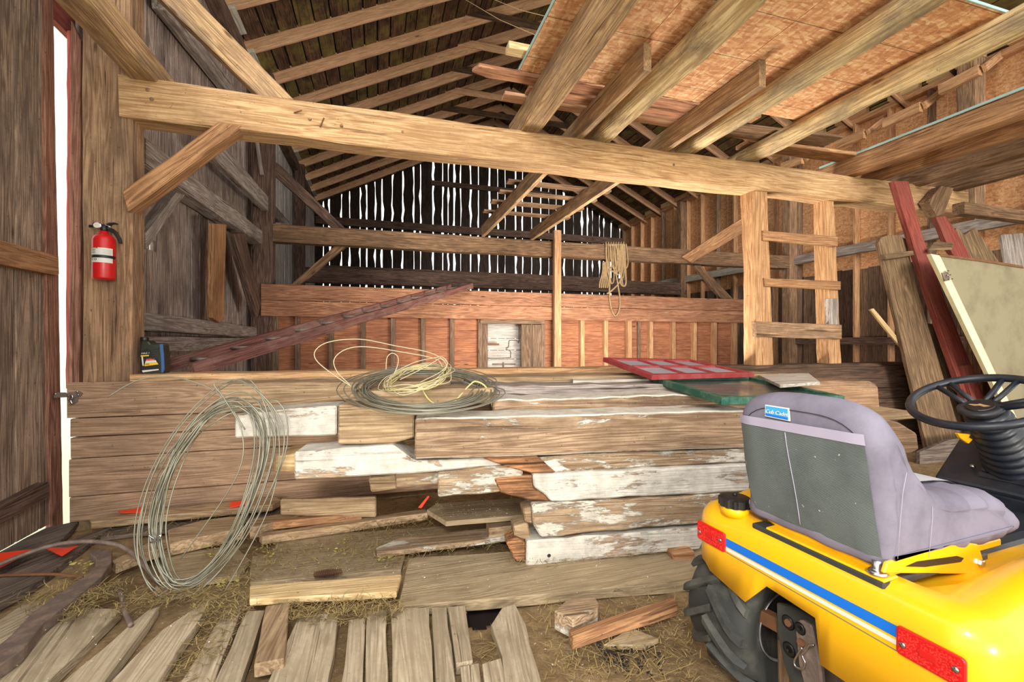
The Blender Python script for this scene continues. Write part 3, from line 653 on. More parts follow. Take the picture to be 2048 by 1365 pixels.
# ------------------------------------------------------------------ loft joists and the sheets lying on them
lg = 'joists under the chipboard loft'
timber('loft_joist', 'squared rough loft joist nearest the roof opening', 'joist', (1.25, .4, 3.115), (1.25, 4.0, 3.125), .18, .2, 'loft_joist', rough=.014, group=lg)
tag(LOG('loft_joist', (1.93, .3, 3.11), (1.97, 4.0, 3.12), .10, 'loft_log', None, .02), 'thick round yellowish log joist, second joist from the roof opening', 'joist', lg)
tag(LOG('loft_joist', (2.90, .3, 3.11), (2.93, 4.0, 3.12), .085, 'loft_log', None, .014), 'round log joist, third from the roof opening', 'joist', lg)
tag(LOG('loft_joist', (3.66, .3, 3.115), (3.70, 4.0, 3.12), .088, 'loft_log', None, .022), 'bark edged crooked log joist right of the chipboard', 'joist', lg)
timber('loft_joist', 'sawn plank joist lapped beside the thick yellowish log and running on to the rope beam', 'joist', (1.73, 2.62, 3.12), (1.73, 7.62, 3.12), .06, .19, 'loft_joist', rough=.004, group=lg)
timber('loft_joist', 'sawn plank joist lapped beside the third log and running on to the rope beam', 'joist', (2.63, 2.55, 3.12), (2.63, 7.62, 3.12), .06, .19, 'loft_joist', rough=.004, group=lg)
rg = 'joists of the right loft'
for x, w, h, m, lb in ((5.03, .13, .2, 'brown_brace', 'wide brown joist with a sheet edge on top, at upper right'), (5.45, .1, .19, 'brown_brace', 'brown joist second from the sheet edge at upper right'), (6.07, .12, .18, 'tie_brown', 'brown joist third from the sheet edge at upper right'), (6.72, .11, .17, 'tie_brown', 'lowest looking brown joist at the right picture edge')):
    timber('loft_joist', lb, 'joist', (x, .4, 3.02 + h / 2), (x, 4.05, 3.03 + h / 2), w, h, m, rough=.01, group=rg)
loft = thing('chipboard_loft', 'orange chipboard loft sheets laid over the log joists', 'loft', (1.0, 1.8, 3.22))
for xa, xb in ((1.0, 1.715), (1.72, 2.515), (2.52, 3.195), (3.2, 3.86)):
    B('osb_panel', (xa, 2.47, 3.232), (xb, 2.47, 3.232), 1.40, .016, 'osb_loft', loft, ch=.001)
B('sheet_edge', (.992, 1.77, 3.232), (.992, 3.17, 3.232), .008, .018, 'aqua_edge', loft, ch=.001)['label'] = 'pale blue green painted sheet edge'
B('sheet_edge', (3.2, 1.765, 3.232), (3.86, 1.765, 3.232), .008, .018, 'aqua_edge', loft, ch=.001)
loft2 = thing('chipboard_loft', 'sheet of chipboard with blue edge on the right loft joists', 'loft', (5.0, .8, 3.24))
for ya, yb in ((.4, 1.5), (1.51, 2.72), (2.73, 4.0)): B('osb_panel', (4.97, (ya + yb) / 2, 3.24), (5.55, (ya + yb) / 2, 3.24), yb - ya, .02, 'osb_loft', loft2, ch=.001)
B('sheet_edge', (4.962, .4, 3.24), (4.962, 4.0, 3.24), .008, .022, 'aqua_edge', loft2, ch=.001)
pg = 'loose boards across the joists'
for i, (xa, xb, y, h, lb) in enumerate(((.70, 3.3, 3.27, .12, 'reddish cross board with a ragged split left end beside the chipboard'), (1.14, 3.2, 3.42, .12, 'reddish cross board in the middle between chipboard and honey beam'), (.98, 3.95, 3.56, .11, 'pale cross board just above the honey beam'))):
    z = 3.232
    pts = [(xa, y - h / 2, z - .011), (xb, y - h / 2, z - .011), (xb, y + h / 2, z - .011), (xa + .08, y + h / 2, z - .011), (xa - .04, y + .02, z - .011)] if i == 0 else [(xa, y - h / 2, z - .011), (xb, y - h / 2, z - .011), (xb, y + h / 2, z - .011), (xa, y + h / 2, z - .011)]
    tag(Q('loose_board', pts, (0, 0, .03), 'pine_rim' if i < 2 else 'new_rafter', None, (1, 0, 0), .006 if i == 0 else .002), lb, 'board', pg)
timber('loose_board', 'short pale two by four end sticking out beside the chipboard corner', 'board', (.86, 3.02, 3.27), (1.5, 3.02, 3.27), .09, .05, 'fresh_plank', up=(0, 0, 1))
timber('loose_board', 'dark knotty board lying between the last two log joists', 'board', (3.1, 3.5, 3.225), (4.4, 3.4, 3.225), .22, .025, 'tie_brown', up=(0, 0, 1))
timber('loose_board', 'brown board bridging from the log joists to the right loft', 'board', (3.6, 3.74, 3.24), (5.3, 3.66, 3.24), .2, .04, 'brown_brace', up=(0, 0, 1))
lbs = ['grey brown board across the far loft joists, ' + q for q in ('nearest the honey beam, topmost seen', 'second from the honey beam', 'middle one of five', 'widest one, fourth from the honey beam', 'furthest from the honey beam, lowest seen')]
sg = 'boards across the far loft joists'
for i, (y, w) in enumerate(((4.9, .12), (5.45, .12), (5.85, .1), (6.3, .14), (6.8, .12))):
    timber('loft_board', lbs[i], 'slat', (1.55, y, 3.235), (3.0, y, 3.235), w, .03, 'tie_brown', up=(0, 0, 1), group=sg)
tw = thing('hanging_wire', 'thin wires strung under the roof at upper centre', 'wire', PY(950, 5, 5.5))
T('strand', [PY(915, -10, 5.5), PY(1000, 40, 5.3), PY(1075, 72, 5.0)], .004, 'hemp', tw, sides=5); T('strand', [PY(940, -20, 5.5), PY(1040, 20, 5.3), PY(1105, 36, 5.0)], .004, 'hemp', tw, sides=5)

# ------------------------------------------------------------------ pile of old timbers in front of the half wall
SNV = Vector((.147, 1, 0)).normalized(); SP0 = Vector((.17, 2.3, 0)); SAX = Vector((1, -.147, 0)).normalized()
def PS(u, v, off=0): return PN(u, v, SP0 + SNV * off, SNV)
def stack(px, off, depth, mat, label, rough=.004, name='timber', cat='timber', bev=.008, group='old timbers stacked before the half wall', par=None):
    o = Q(name, [PS(u, v, off) for u, v in px], SNV * depth, mat, par, SAX, rough, bev, .1)
    return tag(o, label, cat, group)
stack(((830, 838), (1500, 821), (1500, 896), (1290, 903), (1010, 914), (829, 919)), 0, .22, 'stack_brown', 'longest brown timber with flaking white top, front of the pile beside the tractor seat')
stack(((676, 810), (828, 826), (828, 876), (787, 888), (675, 889)), .08, .2, 'stack_plain', 'short grey brown timber face left of the longest timber, under the coiled wire', .003)
stack(((469, 831), (560, 820), (673, 812), (673, 871), (469, 877)), .22, .2, 'stack_white', 'white painted timber end behind the upright wire coil', .003)
stack(((588, 905), (786, 890), (829, 922), (1020, 916), (1020, 932), (870, 944), (588, 961)), .05, .2, 'stack_white', 'brightest white painted timber jutting left at mid height of the pile', .003)
stack(((549, 915), (592, 908), (592, 944), (547, 946)), .2, .25, 'fresh_plank', 'small yellow timber end left of the brightest white timber', .003)
stack(((790, 949), (880, 943), (880, 970), (791, 976)), .16, .2, 'stack_half', 'small whitewashed block under the brightest white timber', .003)
stack(((736, 955), (792, 949), (794, 979), (742, 986)), .24, .2, 'stack_plain', 'pale board end left of the small whitewashed block', .003)
stack(((875, 946), (1000, 933), (1046, 937), (1046, 952), (1000, 985), (876, 996)), .03, .24, 'stack_half', 'grey white squared timber end with a dark knot under the brightest white timber', .004)
stack(((956, 914), (1060, 908), (1078, 915), (1112, 946), (1062, 948), (1010, 934)), .02, .16, 'rotten', 'crumbled orange rotten timber end below the longest brown timber', .012)
stack(((1072, 917), (1200, 908), (1500, 899), (1500, 925), (1110, 946)), .03, .22, 'stack_half', 'peeling white timber directly under the longest brown timber', .006)
stack(((1066, 950), (1500, 930), (1500, 984), (1330, 992), (1102, 1004), (1090, 990), (1068, 975)), .0, .24, 'stack_white', 'white painted timber below the rotten orange end', .005)
stack(((988, 958), (1066, 952), (1068, 976), (1092, 990), (1100, 1004), (1062, 1002), (1000, 986)), .02, .2, 'rotten', 'split brown tenon end at the left of the lower white timber', .008)
stack(((1064, 1010), (1500, 986), (1500, 1038), (1330, 1054), (1082, 1076), (1066, 1050)), .0, .26, 'stack_half', 'grey weathered timber second from the bottom of the pile', .006)
bt = stack(((1054, 1083), (1420, 1054), (1400, 1100), (1180, 1122), (1052, 1137)), .0, .28, 'stack_white', 'whitewashed bottom timber of the pile with a nail hole', .005)
LATHE('nail_hole', [(.011, -.002), (.009, .002), (.004, .0)], frame(PS(1098, 1112, 0), SAX, -SNV), 'black_plastic', bt, 10)
stack(((1012, 1086), (1032, 1076), (1052, 1086), (1052, 1124), (1032, 1126)), .02, .12, 'rotten', 'brown offcut standing on the floor at the left foot of the pile', .004)
stack(((1026, 1054), (1056, 1046), (1064, 1082), (1030, 1078)), .05, .12, 'stack_plain', 'small brown offcut above the offcut at the left foot of the pile', .004)
stack(((1046, 1020), (1064, 1014), (1066, 1050), (1050, 1045)), .04, .12, 'stack_plain', 'narrow brown offcut beside the second lowest timber', .003)
stack(((1344, 1108), (1390, 1102), (1392, 1128), (1350, 1134)), -.06, .12, 'brown_brace', 'small brown block at the right foot of the pile by the tyre', .003)
# upper rows, further back on the pile
stack(((986, 801), (1500, 786), (1500, 818), (986, 832)), .26, .24, 'stack_brown', 'brown rotting timber with white flakes, second row of the pile top', .007)
stack(((700, 786), (988, 776), (988, 806), (830, 814), (700, 812)), .3, .22, 'stack_plain', 'tan timber under the front of the flat wire coil', .005)
stack(((900, 773), (1500, 768), (1500, 786), (900, 792)), .54, .28, 'grey_timber', 'grey timber along the middle of the pile top', .005)
stack(((437, 768), (902, 762), (902, 792), (690, 802), (560, 816), (437, 812)), .70, .28, 'stack_plain', 'long tan timber below the upright wire coil top, back of the pile', .005)
stack(((930, 756), (1560, 748), (1560, 764), (930, 771)), .86, .3, 'stack_plain', 'pale timber against the half wall at the back of the pile top', .004)
stack(((1520, 776), (1600, 768), (1742, 762), (1760, 772), (1764, 822), (1752, 832), (1500, 832)), .46, .3, 'old_post', 'big rounded log end right of the green window sash', .01, bev=.02)
stack(((1620, 846), (1770, 838), (1800, 846), (1836, 868), (1840, 900), (1810, 916), (1620, 918)), .14, .3, 'old_post', 'splintered timber end between tractor seat and steering wheel', .012, bev=.012)
stack(((1620, 836), (1846, 826), (1850, 838), (1620, 848)), .2, .3, 'stack_plain', 'thin board end above the splintered timber by the steering wheel', .004)
stack(((1620, 925), (1800, 920), (1800, 980), (1620, 990)), .1, .3, 'partition_dark', 'dark timber low behind the tractor seat', .006)
tag(Q('white_board', [PZ(u, v, .935) for u, v in ((1512, 748), (1618, 747), (1640, 764), (1560, 770))], (0, 0, -.02), 'white_board', None, (1, 0, 0), 0, .002), 'flat whitish board lying right of the red window sash', 'board')
tag(Q('white_board', [PZ(u, v, .925) for u, v in ((1145, 757), (1330, 752), (1330, 757), (1146, 762))], (0, 0, -.02), 'white_board', None, (1, 0, 0), 0, .002), 'narrow white painted strip lying left of the red window sash', 'board')

# ------------------------------------------------------------------ loose planks lying on the floor
def lay(px, z, t, mat, label, rough=.003, name='loose_plank', cat='plank', axis=(1, -.1, 0)):
    return tag(Q(name, [PZ(u, v, z) for u, v in px], (0, 0, -t), mat, None, axis, rough, .004), label, cat)
lay(((178, 1040), (330, 1018), (552, 994), (562, 1000), (545, 1010), (182, 1045)), .075, .045, 'stack_plain', 'long thin plank on the floor along the half wall, with orange flags on it')
lay(((336, 1060), (400, 1042), (486, 1030), (488, 1056), (340, 1088)), .085, .07, 'stack_plain', 'broken plank under the right side of the upright wire coil')
lay(((224, 1122), (300, 1084), (345, 1075), (345, 1092), (300, 1104), (232, 1130)), .05, .05, 'stack_plain', 'short reddish plank end beside the iron bar and hose', .004)
lay(((498, 1040), (600, 1020), (603, 1030), (560, 1042), (500, 1056)), .10, .07, 'stack_plain', 'short tan plank just right of the upright wire coil')
stack(((560, 1000), (752, 995), (752, 1036), (560, 1032)), .62, .04, 'stack_plain', 'short board standing on edge on the floor against the half wall', name='loose_plank', cat='plank', group=None)
lay(((545, 1040), (724, 1020), (724, 1026), (545, 1046)), .105, .045, 'brown_brace', 'narrow orange brown batten lying on the long low plank')
lay(((518, 1068), (850, 1018), (856, 1026), (524, 1074)), .06, .05, 'stack_plain', 'long low plank lying below the narrow batten, dark gap beneath')
lay(((853, 1020), (872, 1008), (1052, 996), (1054, 1030), (892, 1044)), .15, .03, 'floor_dusty', 'grey chamfered board littered with white chips, left of the timber pile')
lay(((972, 1044), (1056, 1034), (1058, 1048), (978, 1058)), .10, .09, 'stack_plain', 'small block under the grey chamfered board')
lay(((752, 1096), (800, 1076), (1010, 1054), (1014, 1074), (754, 1107)), .05, .03, 'stack_half', 'thin white edged board lying left of the pile foot')
lay(((500, 1172), (803, 1149), (793, 1184), (499, 1200)), .06, .03, 'fresh_plank', 'pale yellow plank lying across the floor in front')
lay(((532, 1212), (580, 1206), (568, 1318), (508, 1330)), .062, .05, 'stack_plain', 'short loose board pointing at the camera under the yellow plank', axis=(.1, 1, 0))
lay(((1108, 1222), (1136, 1198), (1190, 1194), (1198, 1208), (1196, 1216), (1146, 1240)), .085, .08, 'stack_half', 'stubby half round offcut with pale cut face', .003, 'offcut', 'block')
lay(((1137, 1259), (1347, 1195), (1356, 1207), (1146, 1274)), .055, .055, 'brown_brace', 'square brown stick lying beside the stubby offcut', name='batten', cat='stick', axis=(1, .2, 0))

# ------------------------------------------------------------------ iron drawbar, hoses and rods on the floor at left
tag(Q('iron_bar', [PZ(u, v, .07) for u, v in ((-30, 1312), (20, 1272), (62, 1227), (120, 1186), (170, 1152), (190, 1132), (192, 1118), (178, 1106), (200, 1097), (225, 1101), (223, 1124), (204, 1152), (150, 1196), (86, 1246), (46, 1298), (-10, 1338))], (0, 0, -.05), 'iron', None, (1, 1, 0), 0, .004), 'curved rusty iron bar with a hooked end on the floor at left', 'iron bar')
def zrod(px, z, r, mat, name, label, cat): return tag(T(name, smoothpath([PZ(u, v, zz) for (u, v), zz in zip(px, z)], 6), r, mat, None, sides=8), label, cat)
zrod(((-30, 1142), (40, 1113), (100, 1093), (160, 1084), (220, 1087), (258, 1102), (296, 1140), (336, 1188)), (.08, .1, .12, .12, .11, .08, .05, .02), .011, 'iron', 'hose', 'dark rigid hose arching over the floor at left', 'hose')
zrod(((-20, 1153), (60, 1150), (120, 1150), (165, 1156)), (.03, .03, .03, .03), .007, 'rust', 'rod', 'thin rusty rod beside the iron bar', 'rod')
zrod(((228, 1172), (242, 1190), (250, 1222), (262, 1252)), (.03, .035, .04, .03), .010, 'iron', 'rod', 'short bent rod below the wire coil', 'rod')
for px, z, lb in ((((-10, 1112), (74, 1098), (44, 1118), (-10, 1140)), .06, 'orange flag tape at the left picture edge'), (((88, 1100), (130, 1096), (156, 1096), (124, 1112)), .05, 'orange flag tape under the dark hose'), (((236, 1026), (258, 1020), (283, 1018), (281, 1026), (240, 1029)), .08, 'small orange flag on the thin plank, left of the wire coil'), (((460, 1008), (500, 1000), (503, 1009), (460, 1016)), .083, 'folded orange flag on the thin plank behind the wire coil')):
    p = [PZ(u, v, z) for u, v in px]
    for q in range(0, len(p), 2): p[q] = p[q] + V(0, 0, .012)
    tag(Q('marker_flag', p, (0, 0, -.004), 'flag_orange', None, None, .002, 0, .03), lb, 'flag', 'orange marker flags')
tag(Q('marker_flag', [PS(u, v, .7) for u, v in ((836, 1016), (856, 992), (859, 994), (843, 1017))], SNV * .004, 'flag_orange', None, None, 0, 0), 'thin orange flag twisted upright left of the grey chamfered board', 'flag', 'orange marker flags')
cone = thing('pine_cone', 'brown pine cone behind the pale yellow plank', 'pine cone', PZ(656, 1146, .05))
cc = PZ(656, 1147, .05)
for i in range(16):
    t = i / 15; LATHE('scale', [(.006, -.006), (.009 + .013 * math.sin(math.pi * (.15 + .75 * t)), .001), (.006, .005)], frame(cc + V(-.06 + .12 * t, 0, 0), (0, 1, 0), (1, .1, .25)), 'cone_brown', cone, 8, False)

# ------------------------------------------------------------------ litter that nobody could count
def litter(name, regions, n, mat, z, size, kind='blade', label=None):
    vs, fs = [], []
    for px, wgt, zz in regions:
        us = [p[0] for p in px]; vv = [p[1] for p in px]
        def inside(u, v):
            c = False
            for i in range(len(px)):
                a, b = px[i], px[i - 1]
                if (a[1] > v) != (b[1] > v) and u < (b[0] - a[0]) * (v - a[1]) / (b[1] - a[1]) + a[0]: c = not c
            return c
        m = 0
        while m < n * wgt:
            u, v = R.uniform(min(us), max(us)), R.uniform(min(vv), max(vv))
            if not inside(u, v): continue
            m += 1; p = PZ(u, v, zz) + V(R.gauss(0, .02), R.gauss(0, .02), R.uniform(0, z)); k = len(vs)
            p.y = min(p.y, 3.50)
            a = R.uniform(0, 2 * math.pi); s = size * R.uniform(.4, 1.3)
            if kind == 'blade':
                d = V(math.cos(a), math.sin(a), R.uniform(-.12, .25)) * s; w = V(-math.sin(a), math.cos(a), 0) * .0014; mid = p + d * .5 + V(R.gauss(0, .1), R.gauss(0, .1), .06) * s
                vs += [p - w, p + w, mid + w, mid - w, p + d]; fs += [(k, k + 1, k + 2, k + 3), (k + 3, k + 2, k + 4)]
            else:
                q = [p + V(R.uniform(-1, 1), R.uniform(-1, 1), R.uniform(0, .7)) * s for _ in range(4)]
                vs += q; fs += [(k, k + 1, k + 2), (k, k + 2, k + 3), (k, k + 3, k + 1), (k + 1, k + 3, k + 2)]
    o = link(name, vs, fs, mat); o['kind'] = 'stuff'
    if label: o['label'] = label; o['category'] = 'litter'
    return o
HR = [(((440, 1165), (500, 1150), (500, 1225), (430, 1260), (380, 1240)), .9, .02), (((540, 1222), (800, 1206), (810, 1235), (700, 1240), (585, 1250)), 1.0, .03), (((250, 1195), (430, 1180), (420, 1200), (270, 1225), (230, 1240)), .7, .03),
      (((45, 1195), (170, 1160), (180, 1180), (90, 1250)), .6, .03), (((150, 1200), (250, 1165), (240, 1185), (150, 1245), (130, 1240)), .7, .03), (((400, 1090), (560, 1075), (600, 1110), (480, 1160), (400, 1140)), .6, .01), (((660, 1060), (850, 1035), (900, 1055), (720, 1085)), .7, .02),
      (((560, 1090), (960, 1060), (1010, 1100), (780, 1130)), .9, .02), (((505, 1100), (800, 1090), (812, 1135), (505, 1160)), .8, .02), (((1010, 1120), (1200, 1110), (1390, 1095), (1390, 1110), (1010, 1140)), .3, .03), (((1060, 1220), (1390, 1200), (1400, 1365), (1100, 1365)), 1.4, -.02), (((200, 1040), (560, 1020), (560, 1050), (200, 1090)), .6, .02),
      (((430, 1205), (500, 1205), (440, 1330), (400, 1365), (340, 1365)), .5, .0), (((960, 1290), (1000, 1280), (1000, 1320), (950, 1330)), .1, -.03), (((860, 1010), (1050, 1000), (1052, 1028), (890, 1042)), .2, .152)]
litter('dry_hay', HR, 360, 'hay', .03, .07, 'blade', 'loose dry hay stalks strewn over the floor between planks')
litter('old_hay', HR, 300, 'hay_dark', .02, .05, 'blade', 'darker rotted hay and chaff on the floor')
litter('white_chips', [(((560, 1050), (1390, 1090), (1390, 1200), (560, 1200)), 1.4, .03), (((860, 1008), (1050, 1000), (1052, 1030), (890, 1042)), 1.0, .153), (((1060, 1200), (1400, 1200), (1400, 1365), (1060, 1365)), .8, -.02), (((300, 1050), (700, 1060), (700, 1160), (300, 1200)), .4, .02), (((0, 1200), (500, 1230), (500, 1365), (0, 1365)), .3, .03)], 150, 'chip_white', .004, .0045, 'chip', 'tiny white flakes of paint scattered on floor and boards')
litter('moss_clumps', [(((420, 1085), (470, 1075), (470, 1105), (420, 1120)), .6, .03), (((655, 1090), (690, 1085), (690, 1110), (665, 1118)), .4, .02), (((150, 1130), (185, 1120), (180, 1145), (150, 1150)), .4, .03), (((430, 1165), (465, 1160), (480, 1175), (440, 1180)), .3, .04), (((520, 1095), (545, 1085), (545, 1120), (525, 1120)), .4, .02), (((760, 1120), (790, 1110), (790, 1130), (765, 1135)), .2, .03)], 80, 'moss_clump', .02, .012, 'chip', 'tufts of yellowish insulation fluff on the floor')
litter('charcoal_crumbs', [(((1190, 1300), (1230, 1290), (1330, 1310), (1320, 1355), (1220, 1345)), 1.0, -.02), (((1210, 1295), (1245, 1300), (1240, 1330), (1200, 1325)), .4, -.02)], 130, 'charcoal', .012, .012, 'chip', 'black charcoal crumbs on the dirt floor left of the tractor tyre')

# ------------------------------------------------------------------ coils of wire and twine
R2 = random.Random(3)
loop = [(490, 802), (430, 818), (372, 872), (325, 950), (298, 1040), (303, 1110), (336, 1172), (395, 1160), (460, 1098), (512, 1010), (546, 905), (536, 835)]
wp0, wp1 = PZ(330, 1188, .02), PY(490, 802, 2.5)
wnv = (wp1 - wp0).cross(V(1, -.2, 0)).normalized()
path = []
for t in range(19):
    k = R2.uniform(.9, 1.04); ox, oy = R2.gauss(0, 5), R2.gauss(0, 4); wide = R2.uniform(.82, 1.12)
    if t in (3, 11): k = 1.18
    for (u, v) in loop:
        uu = 425 + (u - 425) * k * wide + ox + R2.gauss(0, 2.5); vv = 990 + (v - 990) * k + oy + R2.gauss(0, 2.5)
        vv = min(vv, 1196); p = PN(uu, vv, wp0 + wnv * R2.uniform(-.03, .03), wnv)
        p.z = max(p.z, .02); 
        if p.y > 3.5: p.y = 3.5
        path.append(p)
wc = thing('wire_coil', 'large coil of grey fence wire leaning upright against the half wall', 'wire coil', wp0)
T('strands', smoothpath(path, 4), .0032, 'zinc_wire', wc, sides=5)
T('loose_end', smoothpath([PN(u, v, wp0 + wnv * .02, wnv) for u, v in ((490, 860), (440, 790), (360, 757), (280, 760), (215, 795))], 6), .0035, 'zinc_wire', wc, sides=5)
T('loose_end', smoothpath([PN(u, v, wp0 - wnv * .02, wnv) for u, v in ((360, 1120), (470, 960), (485, 870), (450, 800), (430, 766), (500, 770), (556, 860), (540, 1010), (440, 1200))], 6), .003, 'zinc_wire', wc, sides=5)
T('tie_wire', smoothpath([PN(u, v, wp0 - wnv * .04, wnv) for u, v in ((296, 1070), (310, 1078), (322, 1070), (316, 1082), (300, 1086))], 4), .004, 'steel', wc, sides=5)
cp0 = V(0, 2.35, .845); cpn = V(0, -.165, 1).normalized(); c2 = PN(845, 778, cp0, cpn); path = []
for t in range(26):
    k = R2.uniform(.74, 1.03); ox, oy = R2.gauss(0, 6), R2.gauss(0, 2); lift = R2.uniform(0, .045)
    if t in (5, 17): k = 1.12
    for q in range(14):
        a = 2 * math.pi * q / 14
        path.append(PN(845 + 142 * k * math.cos(a) + ox + R2.gauss(0, 2), 779 + 43 * k * math.sin(a) + oy + R2.gauss(0, .8), cp0 + cpn * lift, cpn))
wc2 = thing('wire_coil', 'flat coil of dark grey wire lying on top of the timber pile', 'wire coil', c2)
T('strands', smoothpath(path, 3), .0032, 'zinc_wire', wc2, sides=5)
T('loose_end', smoothpath([PS(u, v, .3) for u, v in ((760, 805), (800, 815), (834, 834))], 5), .004, 'zinc_wire', wc2, sides=5)
tw2 = thing('twine_bundle', 'tangle of pale baling twine lying in the flat wire coil', 'twine', c2 + V(0, 0, .06))
def py(px, y): return [PY(u, v, y) for u, v in px]
yt = c2.y
for i in range(12):
    a0 = R2.uniform(-3, 3); pts = []
    for q in range(10):
        a = 2 * math.pi * q / 10; uu = 835 + 66 * math.cos(a) * R2.uniform(.85, 1.05) + R2.gauss(0, 5); vv = 757 + 22 * math.sin(a) * R2.uniform(.8, 1.1) - 14 * math.cos(a) + R2.gauss(0, 4) + a0
        pts.append(PY(uu, vv, yt - .06 + .2 * -math.sin(a)))
    T('strand', smoothpath(pts, 4, True), 0.0028, 'twine_yellow' if i % 3 == 0 else 'twine_tan', tw2, True, 5)
for px in (((772, 740), (774, 716), (784, 707), (795, 713), (796, 728), (788, 750)), ((788, 745), (830, 725), (870, 716), (885, 715), (895, 728), (880, 745), (840, 765)), ((800, 760), (850, 735), (872, 722), (882, 718), (893, 735), (870, 760))):
    T('strand', smoothpath(py(px, yt - .05), 6), 0.0028, 'twine_tan', tw2, sides=5)
T('strand', smoothpath(py(((840, 770), (858, 800), (885, 814), (905, 808), (940, 770), (955, 764), (975, 780), (988, 828)), yt - .18), 6), .005, 'twine_yellow', tw2, sides=6)
for px in (((705, 775), (660, 745), (632, 720), (632, 700), (660, 684), (720, 679), (790, 692), (860, 706), (895, 725)), ((700, 770), (675, 745), (668, 720), (690, 700), (730, 694), (800, 704), (870, 718), (885, 735))):
    T('strand', smoothpath(py(px, yt - .02), 6), .003, 'twine_tan', tw2, sides=5)

# ------------------------------------------------------------------ red ladder, hung rope
ld = thing('wooden_ladder', 'long dull red wooden ladder sloping from half wall up over the red partition', 'ladder', PY(385, 745, 3.85))
a0, a1 = PY(384, 740, 3.8), PY(944, 572, 7.45)
b0, b1 = a0 + V(-.33, .27, .0), a1 + V(-.33, .27, 0)
up = (a1 - a0).cross(b0 - a0).normalized(); up = up if up.z > 0 else -up
B('rail', a0, a1, .05, .095, 'ladder_red', ld, up, .004, 10); B('rail', b0, b1, .05, .095, 'ladder_red', ld, up, .004, 10)
for i in range(13):
    t = (i + .7) / 13.2; LOG('rung', b0.lerp(b1, t), a0.lerp(a1, t), .016, 'grey_timber', ld, .002, 1, 2, 8)
rp = thing('rope_coil', 'hank of thick tan rope hung over the second cross beam', 'rope', PY(1228, 490, 7.6))
def rope(px, r=.017, y=7.60): T('rope_loop', smoothpath([PY(u, v, y + R2.uniform(-.025, .0)) for u, v in px], 6), r, 'hemp', rp, sides=7)
rope(((1212, 490), (1213, 520), (1217, 536), (1228, 544), (1238, 540), (1238, 520), (1232, 488)))
rope(((1212, 492), (1214, 530), (1219, 560), (1219, 590), (1222, 615), (1230, 632), (1238, 622), (1240, 600), (1236, 570), (1232, 540), (1240, 500)), .015)
rope(((1241, 490), (1243, 520), (1241, 560), (1225, 580), (1214, 588)), .017)
rope(((1244, 490), (1246, 525), (1242, 560), (1243, 570), (1250, 572), (1252, 560), (1249, 520), (1249, 492)), .015)
for i in range(9):
    u = 1214 + 4.0 * i; d = R2.uniform(530, 566); rope(((u, 488), (u + R2.uniform(-2, 2), 510), (u + 3, d), (u + 7, d + 6), (u + 10, d - 6), (u + 8, 500), (u + 6, 488)), .012)
for i in range(5): rope(((1206 + i * 2.4, 524), (1205 + i * 2, 545), (1200 + i * 4, 565), (1199 + i * 4, 576)), .014, 7.63)
for i in range(8): T('rope_loop', smoothpath([PY(1212 + 5 * i, 492, 7.59), PY(1212 + 5 * i, 485.5, 7.62), PY(1213 + 5 * i, 485, 7.75), PY(1213 + 5 * i, 492, 7.88)], 4), .014, 'hemp', rp, sides=6)

# ------------------------------------------------------------------ fire extinguisher on the left post
pe = PY(208, 560, 3.68); yc = 3.695 - .068; base = V(PY(208, 560, yc).x, yc, PY(208, 560, yc).z); s = .325 / .34
fx = thing('fire_extinguisher', 'red fire extinguisher hung on the thick brown post at left', 'fire extinguisher', base)
Mx = Matrix.Translation(base)
Re, He = .061, .335
LATHE('cylinder', [(Re - .01, 0), (Re - .002, .004), (Re, .012), (Re, .262), (Re - .006, .283), (Re - .022, .300), (.024, .308), (.024, .325)], Mx, 'red_gloss', fx, 32)
def band(name, z0, z1, a0, a1, mat, extra=.0008):
    vs, fs = [], []; n = 20
    for i in range(n + 1):
        a = math.radians(a0 + (a1 - a0) * i / n)
        for z in (z0, z1): vs.append((math.cos(a) * (Re + extra), math.sin(a) * (Re + extra), z))
    for i in range(n): fs.append((i * 2, i * 2 + 2, i * 2 + 3, i * 2 + 1))
    return link(name, vs, fs, mat, fx, Mx, True)
band('label_sheet', .108, .205, -178, -20, 'label_white'); band('strap', .139, .157, -180, 0, 'label_black', .003)
band('label_print', .199, .205, -160, -95, 'label_black', .0014); band('label_print', .2005, .2038, -158, -100, 'yellow_print', .0018)
for a, z, h, mt in ((-150, .186, .01, 'red_print'), (-150, .168, .009, 'red_print'), (-128, .188, .004, 'grey_print'), (-128, .179, .003, 'grey_print'), (-128, .169, .004, 'grey_print')): band('label_print', z, z + h, a - 7, a + (7 if mt == 'red_print' else 22), mt, .0014)
for a in (-152, -132, -108):
    band('pictogram', .121, .134, a - 6, a + 8, 'label_black', .0014); band('pictogram', .124, .131, a - 3, a + 5, 'label_white', .0018)
band('label_print', .110, .114, -165, -140, 'label_black', .0014)
for i in range(5): band('label_print', .160 + i * .008, .161 + i * .008, -70, -28, 'grey_print', .0014)
hd = base + V(0, 0, .335)
LATHE('valve', [(.02, -.012), (.022, .0), (.018, .03), (.012, .036)], Matrix.Translation(hd), 'black_plastic', fx, 12)
T('nozzle', [hd + V(-.01, -.005, .016), hd + V(-.075, -.008, .016)], .011, 'black_plastic', fx, sides=10)
g_ = LATHE('gauge', [(.022, -.012), (.025, .004), (.023, .010)], frame(hd + V(-.022, -.026, .02), (1, 0, 0), (0, -1, .1)), 'steel', fx, 20)
LATHE('gauge_dial', [(.019, 0), (.018, .0015)], frame(hd + V(-.022, -.0362, .021), (1, 0, 0), (0, -1, .1)), 'label_white', fx, 20, False)
T('gauge_needle', [hd + V(-.03, -.0385, .024), hd + V(-.016, -.0385, .019)], .0015, 'yellow_print', fx, sides=5)
